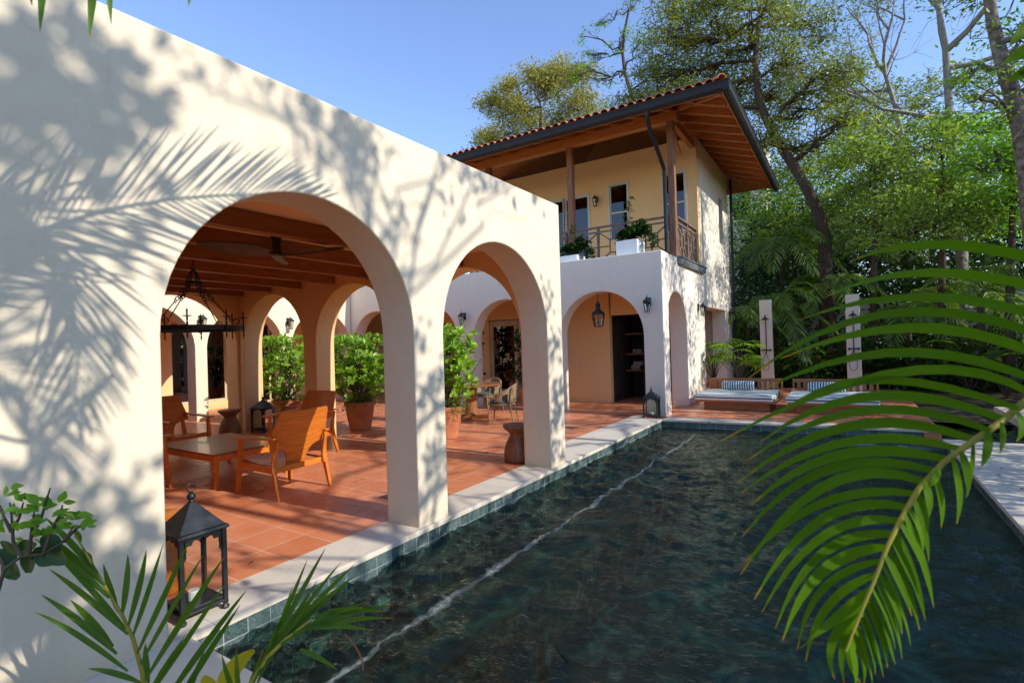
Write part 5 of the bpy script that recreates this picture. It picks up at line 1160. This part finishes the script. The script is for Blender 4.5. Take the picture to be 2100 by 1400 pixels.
R_=[((2053,865),(2050,930)),((2026,884),(2012,958)),((1995,906),(1981,1020)),((1970,925),(1985,1015)),((1952,938),(1962,1074)),((1925,958),(1902,1000)),((1913,966),(1930,1082)),((1895,985),(1905,1060)),((1880,1010),(1893,1105)),((1872,1020),(1905,1150)),((1862,1040),(1893,1135)),((1855,1055),(1915,1245)),((1846,1072),(1898,1180)),((1838,1090),(1898,1272)),((1830,1105),(1885,1225)),((1822,1122),(1886,1292)),((1815,1138),(1870,1262)),((1808,1155),(1868,1325)),
 ((1800,1172),(1850,1300)),((1795,1188),(1850,1350)),((1788,1205),(1836,1330)),((1782,1220),(1836,1362)),((1776,1235),(1820,1368)),((1770,1250),(1812,1388)),((1764,1265),(1795,1382)),((1757,1282),(1790,1402)),((1750,1298),(1772,1402)),((1743,1315),(1755,1408)),((2085,845),(2085,905))]
for a,t_ in R_:
    m_=((a[0]+t_[0])/2+float(rng.normal(6,3)),(a[1]+t_[1])/2); j=float(rng.normal(0,.012)); outs.append(leaflet(a,m_,t_,1.0+j,.985+j,.98+j,.017,6,fold=.15,tilt=.8))
V,Q,U=merge(outs); arr('frond_leaflets',V,Q,M['lf_palm_big'],root,True,uv=U,smooth=True)
# other fronds of that palm: one over the camera whose tips dip into the top edge, one passing the upper right corner
outs=[]; 
for a,t_ in (((40,-120),(66,12)),((95,-150),(82,65)),((200,-140),(183,80)),((212,-160),(228,50)),((395,-120),(387,14)),((150,-140),(120,-5))): outs.append(leaflet(a,((a[0]+t_[0])/2,(a[1]+t_[1])/2),t_,1.2,1.2,1.2,.020,6))
for q in outs: arr('leaflet_tip',q[0],q[1],M['lf_palm'],root,True,uv=q[2],smooth=True)
mb=MB(); mb.tube([tuple(ptop),tuple(cpt(1500,-900,1.2)),tuple(cpt(900,-300,1.2)),tuple(cpt(400,-140,1.2)),tuple(cpt(30,-130,1.2))],[.015,.013,.01,.007,.003],8,cap=False); mb.build('frond_rachis',M['rachis'],root,True,smooth=60)
outs=[]
for a,t_ in (((2180,90),(2052,135)),((2170,140),(2062,170)),((2150,40),(2070,95)),((2180,190),(2085,150)),((2170,10),(2095,60))): outs.append(leaflet(a,((a[0]+t_[0])/2,(a[1]+t_[1])/2-12),t_,1.6,1.6,1.6,.05,6))
V,Q,U=merge(outs); arr('side_frond',V,Q,M['lf_palm_big'],root,True,uv=U,smooth=True)
mb=MB(); mb.tube([tuple(ptop),tuple(cpt(2400,60,1.6)),tuple(cpt(2150,90,1.6))],[.014,.01,.006],6,cap=False); mb.build('frond_rachis',M['rachis'],root,True)
for q0,ll_ in ((1520,.27),(1250,.28),(1000,.26)):  # unseen fronds added only to shade the upper leaflets of the big frond
    pts=[cpt(x,(q0-.53*x)/.737,1.0)+SUN*1.6 for x in (2650,2350,2050,1750,1450,1200)]
    c=curve([ptop]+pts,24); mb=MB(); mb.tube([tuple(p) for p in c],list(np.linspace(.014,.003,24)),6,cap=False); mb.build('frond_rachis',M['rachis'],root,True)
    fr_,P=frond(rng,pts,64,ll_,.034,tuple(SUN),78,.0,(1,1),4,.1,60); arr('shading_frond',fr_[0],fr_[1],M['lf_palm_big'],root,True,uv=fr_[2],smooth=True)
# ---- young palm in the left foreground
def near_palm(label,rpx,lfl,d,base,cat='palm',wd=.024,mat='lf_palm',extra=()):
    root=thing('young_palm',label,cat,base,0,'young palms at the near end of the pool'); mb=MB()
    mb.tube([base]+[tuple(cpt(*p,d)) for p in rpx],[.016]+list(np.linspace(.011,.003,len(rpx))),8,cap=False); mb.build('rachis',M['rachis'],root,True,smooth=60)
    outs=[]
    for a,t_ in lfl:
        sg=1 if t_[0]>a[0] else -1; L=math.hypot(a[0]-t_[0],a[1]-t_[1]); m_=((a[0]+t_[0])/2+sg*float(rng.normal(4,3))*0-(a[1]-t_[1])*.03*(-sg),(a[1]+t_[1])/2-L*.05)
        outs.append(leaflet(a,m_,t_,d+float(rng.normal(0,.02)),d+.03,d+float(rng.normal(0,.07)),wd*float(rng.uniform(.85,1.1)),8,.35,(.35,.85,1,.9,.6,.08)))
    V,Q,U=merge(outs); arr('leaflets',V,Q,M[mat],root,True,uv=U,smooth=True); return root
near_palm('young green palm frond fanning up in front of the cream wall, bottom left',[(330,1600),(300,1440),(292,1378),(273,1309),(251,1262),(220,1210),(189,1155),(154,1095)],
 [((262,1375),(72,1254)),((240,1340),(85,1219)),((232,1325),(145,1230)),((262,1300),(100,1166)),((258,1290),(118,1142)),((225,1225),(70,1103)),((215,1200),(60,1075)),((200,1175),(92,1060)),((165,1110),(150,1085)),((190,1160),(170,1120)),
  ((243,1255),(212,1155)),((250,1262),(262,1136)),((263,1283),(300,1127)),((271,1308),(335,1114)),((281,1340),(386,1112)),((288,1362),(418,1136)),((300,1390),(461,1140)),((312,1420),(460,1200)),((330,1450),(505,1210)),((345,1470),(492,1240)),((305,1400),(298,1318)),((300,1430),(380,1300)),((350,1500),(420,1330)),((290,1400),(180,1370))],2.05,(1.05,.78,-.06))
near_palm('young palm fanning out over the tiled pool edge, bottom centre left',[(505,1500),(515,1400),(545,1350),(585,1310),(640,1268)],
 [((520,1400),(630,1147)),((530,1375),(667,1124)),((545,1355),(699,1152)),((552,1345),(728,1156)),((565,1330),(729,1178)),((575,1320),(760,1232)),((590,1305),(806,1240)),((600,1298),(804,1267)),((610,1290),(766,1292)),((640,1268),(790,1252)),((615,1330),(692,1373)),((520,1420),(600,1200)),((535,1380),(650,1190)),((560,1340),(700,1200)),((505,1420),(575,1290)),((500,1440),(540,1330)),((640,1268),(745,1245)),((495,1450),(485,1330)),((490,1450),(455,1340))],1.95,(1.5,1.10,-.06),wd=.019,mat='lf_palm')
t=thing('yellow_leaf_plant','small plant with a broad yellow green leaf between the two young palms','plant',tuple(cpt(480,1560,2.0)))
outs=[leaflet((455,1430),(475,1375),(522,1332),2.15,2.15,2.15,.075,8,.35,(.2,.8,1,.9,.7,.2)),leaflet((450,1440),(430,1410),(418,1385),2.15,2.15,2.15,.06,8,.3,(.2,.9,1,.8,.3))]
V,Q,U=merge(outs); arr('leaf',V,Q,M['lf_yel'],t,True,uv=U,smooth=True); mb=MB(); mb.tube([t.location,tuple(cpt(470,1430,2.0))],[.008,.005],6,cap=False); mb.build('stem',M['twig'],t,True)
outs=[leaflet((745,1375),(735,1335),(706,1298),1.9,1.9,1.9,.007,6,.2,(.8,1,1,.6))]; V,Q,U=merge(outs); o=arr('fallen_leaflet',V,Q,M['lf_dry'],None,uv=U); tag(o,'single thin reddish dry leaflet sticking up over the dark water near the young palms','leaf')
# ---- leafy shrub at the left edge
base=cpt(-60,1330,2.0); base.z=-.06; t=thing('leafy_shrub','shrub with small bright rounded leaves at the left edge, against the cream wall','shrub',tuple(base))
mb=MB(); J=lambda x,y,d=2.0:tuple(cpt(x,y,d)); brs=[[base,J(-20,1260),J(0,1195)],[J(0,1195),J(10,1165),J(45,1140),J(90,1135),J(130,1110),J(150,1080)],[J(45,1140),J(27,1110),J(24,1060),J(20,1030)],[J(24,1090),J(8,1060),J(0,1035)],[J(24,1090),J(40,1060),J(48,1030,1.95)],[J(60,1138),J(65,1085),J(70,1050,1.95)],
 [J(90,1135),J(105,1090),J(120,1060),J(150,1065)],[J(65,1100),J(85,1060),J(103,1000)],[J(105,1090),J(125,1050),J(128,1035)],[J(130,1110),J(155,1085),J(175,1070)],[J(10,1165),J(-10,1120),J(-30,1080)]]
for q in brs: mb.tube(q,list(np.linspace(.0075,.0025,len(q))) if q is not brs[0] else [.014,.010,.008],6,cap=False)
mb.build('branches',M['twig'],t,True,smooth=60)
P=[];D=[];Us=[];LL=[]
tips=[(10,1020),(22,1008),(48,1020),(58,1012),(30,1060),(45,1050),(5,1050),(0,1070),(70,1050),(98,1040),(88,1032),(125,1028),(130,1045),(100,1060),(118,1075),(128,1068),(145,1062),(160,1058),(172,1078),(165,1082),(60,1085),(45,1090),(110,1090),(35,1120),(-10,1040),(-20,1070),(15,1085),(50,1075),(88,1095),(75,1070),(140,1075),(155,1068)]
for x,y in tips:
    for k in range(2):
        P.append(J(x+rng.normal(0,5),y+rng.normal(0,5),2.0+rng.normal(0,.04))); D.append(CR*float(rng.normal(.3,.7))+Vector((0,0,1))*float(rng.uniform(-.1,1))+CF*float(rng.normal(0,.5))); Us.append(tuple(-CF*.8+Vector(rng.normal(0,.75,3)))); LL.append(rng.uniform(.035,.058))
V,Q,U=ribbons(P,[tuple(d) for d in D],Us,np.array(LL)*1.15,np.array(LL)*.62,.15,6,.55,(.15,.65,1,.85,.5,.06)); arr('foliage',V,Q,M['lf_shrub'],t,True,uv=U,smooth=True)
P=[];D=[];Us=[]
for x,y in ((75,1115),(95,1128),(60,1125),(85,1100),(0,1110),(-10,1130),(105,1120),(5,1150),(70,1135)):
    P.append(J(x,y,2.03)); D.append(tuple(CR*float(rng.normal(.2,.8))-Vector((0,0,.3)))); Us.append(tuple(-CF+Vector(rng.normal(0,.5,3))))
V,Q,U=ribbons(P,D,Us,np.full(len(P),.085),np.full(len(P),.065),.1,6,.2,(.15,.75,1,.85,.35)); arr('older_foliage',V,Q,M['lf_clusia_dark'],t,True,uv=U,smooth=True)
# ground plants of the near bed
C=np.stack([rng.uniform(.1,4.2,260),rng.uniform(-1,.75,260),rng.uniform(-.05,.12,260)],1); P=np.repeat(C,22,axis=0)+rng.normal(0,.07,(260*22,3)); V,Q=leaves(rng,P,.06,0,.5); o=arr('ground_cover',V,Q,M['lf_grass']); struct(o,'stuff')
# ---- palm behind the camera whose fronds throw the striped shade on the wall
def S(px,py,s_):
    """point s_ metres toward the sun from the wall point seen at (px,py)"""
    d=ray(px,py); p=CAM+d*((0-CAM.x)/d.x); return p+SUN*s_
rp_=thing('tall_palm','tall palm outside the frame, its fronds throwing striped shade on the cream wall','palm',(2.3,-1.7,-.05))
mb=MB(); top=Vector((2.35,-1.3,4.1)); mb.tube([(2.3,-1.7,-.05),(2.3,-1.55,2),tuple(top)],[.15,.12,.1],12); mb.build('trunk',M['bark_mottle'],rp_,True,smooth=60)
for path,n,ll,ang,ds in (([(-420,700,2.3),(-150,560,2.2),(20,490,2.15),(150,445,2.15),(300,412,2.15),(450,400,2.2),(560,396,2.3),(650,410,2.4)],46,.62,38,.02),
   ([(-500,560,2.9),(-200,420,2.5),(30,410,2.3),(110,470,2.3),(148,560,2.35),(158,650,2.5),(165,760,2.8),(150,850,3.1)],40,.52,44,.10),
   ([(-450,900,4.2),(-250,760,4.2),(-100,720,4.2),(20,760,4.2),(90,850,4.3),(120,950,4.4)],30,.45,44,.08)):
    pts=[S(*q) for q in path]; mb=MB(); c=curve([top]+pts,30); mb.tube([tuple(p) for p in c],list(np.linspace(.02,.005,30)),6,cap=False); mb.build('frond_rachis',M['rachis'],rp_,True)
    fr_,P=frond(rng,pts,int(n*1.2),ll,.017,tuple(SUN),ang,ds,(1,1),5,.15,22); V,Q,U=fr_; arr('frond',V,Q,M['lf_palm'],rp_,True,uv=U)
# ---- row of shade trees beyond the right side of the pool (outside the frame)
def SH(px,py,s_,r,n): return (tuple(S(px,py,s_)),r,n)
GS='shade trees along the right side of the pool, outside the frame'
def shade(label,base,h,cl,seed,leaf=.16,per=12,cr=.22,mat='lf_shade'):
    B=Vector(base); tree('shade_tree',label,'tree',base,[B,B+Vector((.1,.1,h*.4)),B+Vector((-.1,.2,h*.75)),B+Vector((0,.1,h))],.16,cl,M[mat],M['bark'],leaf,per,cr,seed,GS,.2,.55)
shade('broad leaved shade tree nearest the camera, shading the left part of the wall',(9.4,.3,0),7.6,[SH(-60,120,9.2,.6,7),SH(60,110,9.2,.35,4),SH(150,90,9.3,.28,4),SH(215,70,9.2,.2,2),SH(60,240,9.2,.4,4),SH(200,210,9.2,.3,4),SH(230,290,9.2,.22,2),SH(10,320,9.2,.3,3),SH(-120,430,9.2,.6,6),
   SH(150,1110,8.8,.35,5),SH(60,1190,8.8,.3,6),SH(-60,1200,8.8,.4,8),SH(-100,700,9,.7,6),SH(300,1130,8.8,.25,2),(( 8.6,-2.5,6),2.0,40),((9,-3,3),2.2,50)],101,.20,9,.20)
shade('light crowned shade tree, second from the camera',(9.6,3.4,0),8.2,[SH(690,230,9.4,.32,6),SH(730,290,9.4,.32,6),SH(690,330,9.4,.28,5),SH(640,200,9.4,.25,3),SH(780,330,9.4,.2,3),SH(470,105,9.5,.16,2),SH(1000,330,9.4,.22,4),SH(1060,360,9.4,.22,4),SH(930,330,9.4,.2,3),SH(1100,390,9.4,.18,3),SH(830,440,9.4,.15,2),
   SH(905,400,9.4,.15,2),SH(850,690,9.2,.15,3),SH(880,800,9.1,.22,6),SH(900,950,9.1,.28,7),SH(1145,700,9.1,.25,5),SH(1150,830,9.1,.35,9),SH(1145,930,9.0,.3,6),SH(1130,620,9.2,.2,3),SH(620,1040,8.9,.2,2),SH(470,1050,8.9,.2,2)],102,.13,10,.14)
shade('shade tree third from the camera, dappling the courtyard',(9.8,8.2,0),8.2,[((8.6,7.2,6.3),1.0,8),((8.8,9.2,6.9),1.1,10),((9.2,8.2,8.2),1.0,7),((8.6,10.2,5.9),1.0,16),((8.8,6.9,5.0),.9,12)],103,.15,14,.2)
shade('shade tree fourth from the camera, dappling the pool house corner',(9.9,12.0,0),8.2,[((8.8,11.6,6.3),1.1,34),((8.9,13.0,7.2),1.2,32),((9.2,12.0,8.7),1.1,22),((8.8,13.4,5.3),1.0,28),((9.0,11.0,5.0),1.0,24),((8.9,12.3,9.6),.8,10)],104,.15,15,.2)
shade('shade tree fifth from the camera, dappling the side of the pool house',(10.2,16.0,0),8.6,[((9.4,15.6,6.3),1.1,36),((9.5,17.0,7.2),1.3,36),((9.5,16.0,8.9),1.2,30),((9.4,17.8,5.3),1.1,30),((9.4,14.8,5.2),1.1,30),((9.8,15.0,9.8),1.0,14)],105,.15,15,.2)
n=1500; X=rng.uniform(8.2,10.2,n); Y=rng.uniform(-3,19.0,n); Z=rng.uniform(0,1,n)*np.where(Y<2.8,2.7,4.7)+.2*np.sin(Y*2.1); C=np.stack([X,Y,Z],1); P=np.repeat(C,18,axis=0)+rng.normal(0,.26,(n*18,3)); V,Q=leaves(rng,P,.17,.2,.55); o=arr('shade_hedge',V,Q,M['lf_shade']); struct(o,'stuff')  # unseen hedge added to keep the pool in shade, lower at the near end

rng=np.random.default_rng(8); C=np.concatenate([np.stack([rng.uniform(-6,-.1,45),rng.uniform(1.5,12,45),np.full(45,.014)],1),np.stack([rng.uniform(4.4,5.6,30),rng.uniform(2,9.8,30),np.full(30,.014)],1),np.stack([rng.uniform(.1,4.3,25),rng.uniform(11,17.5,25),np.full(25,.010)],1)])
a=rng.uniform(0,6.28,len(C)); V,Q,U=ribbons(C,np.stack([np.cos(a),np.sin(a),a*0],1),np.tile([0,0,1.],(len(C),1)),rng.uniform(.03,.065,len(C)),rng.uniform(.015,.028,len(C)),-.05,4,.3,(.2,.9,1,.6,.1)); o=arr('fallen_leaves',V,Q,M['lf_dry'],uv=U); struct(o,'stuff')
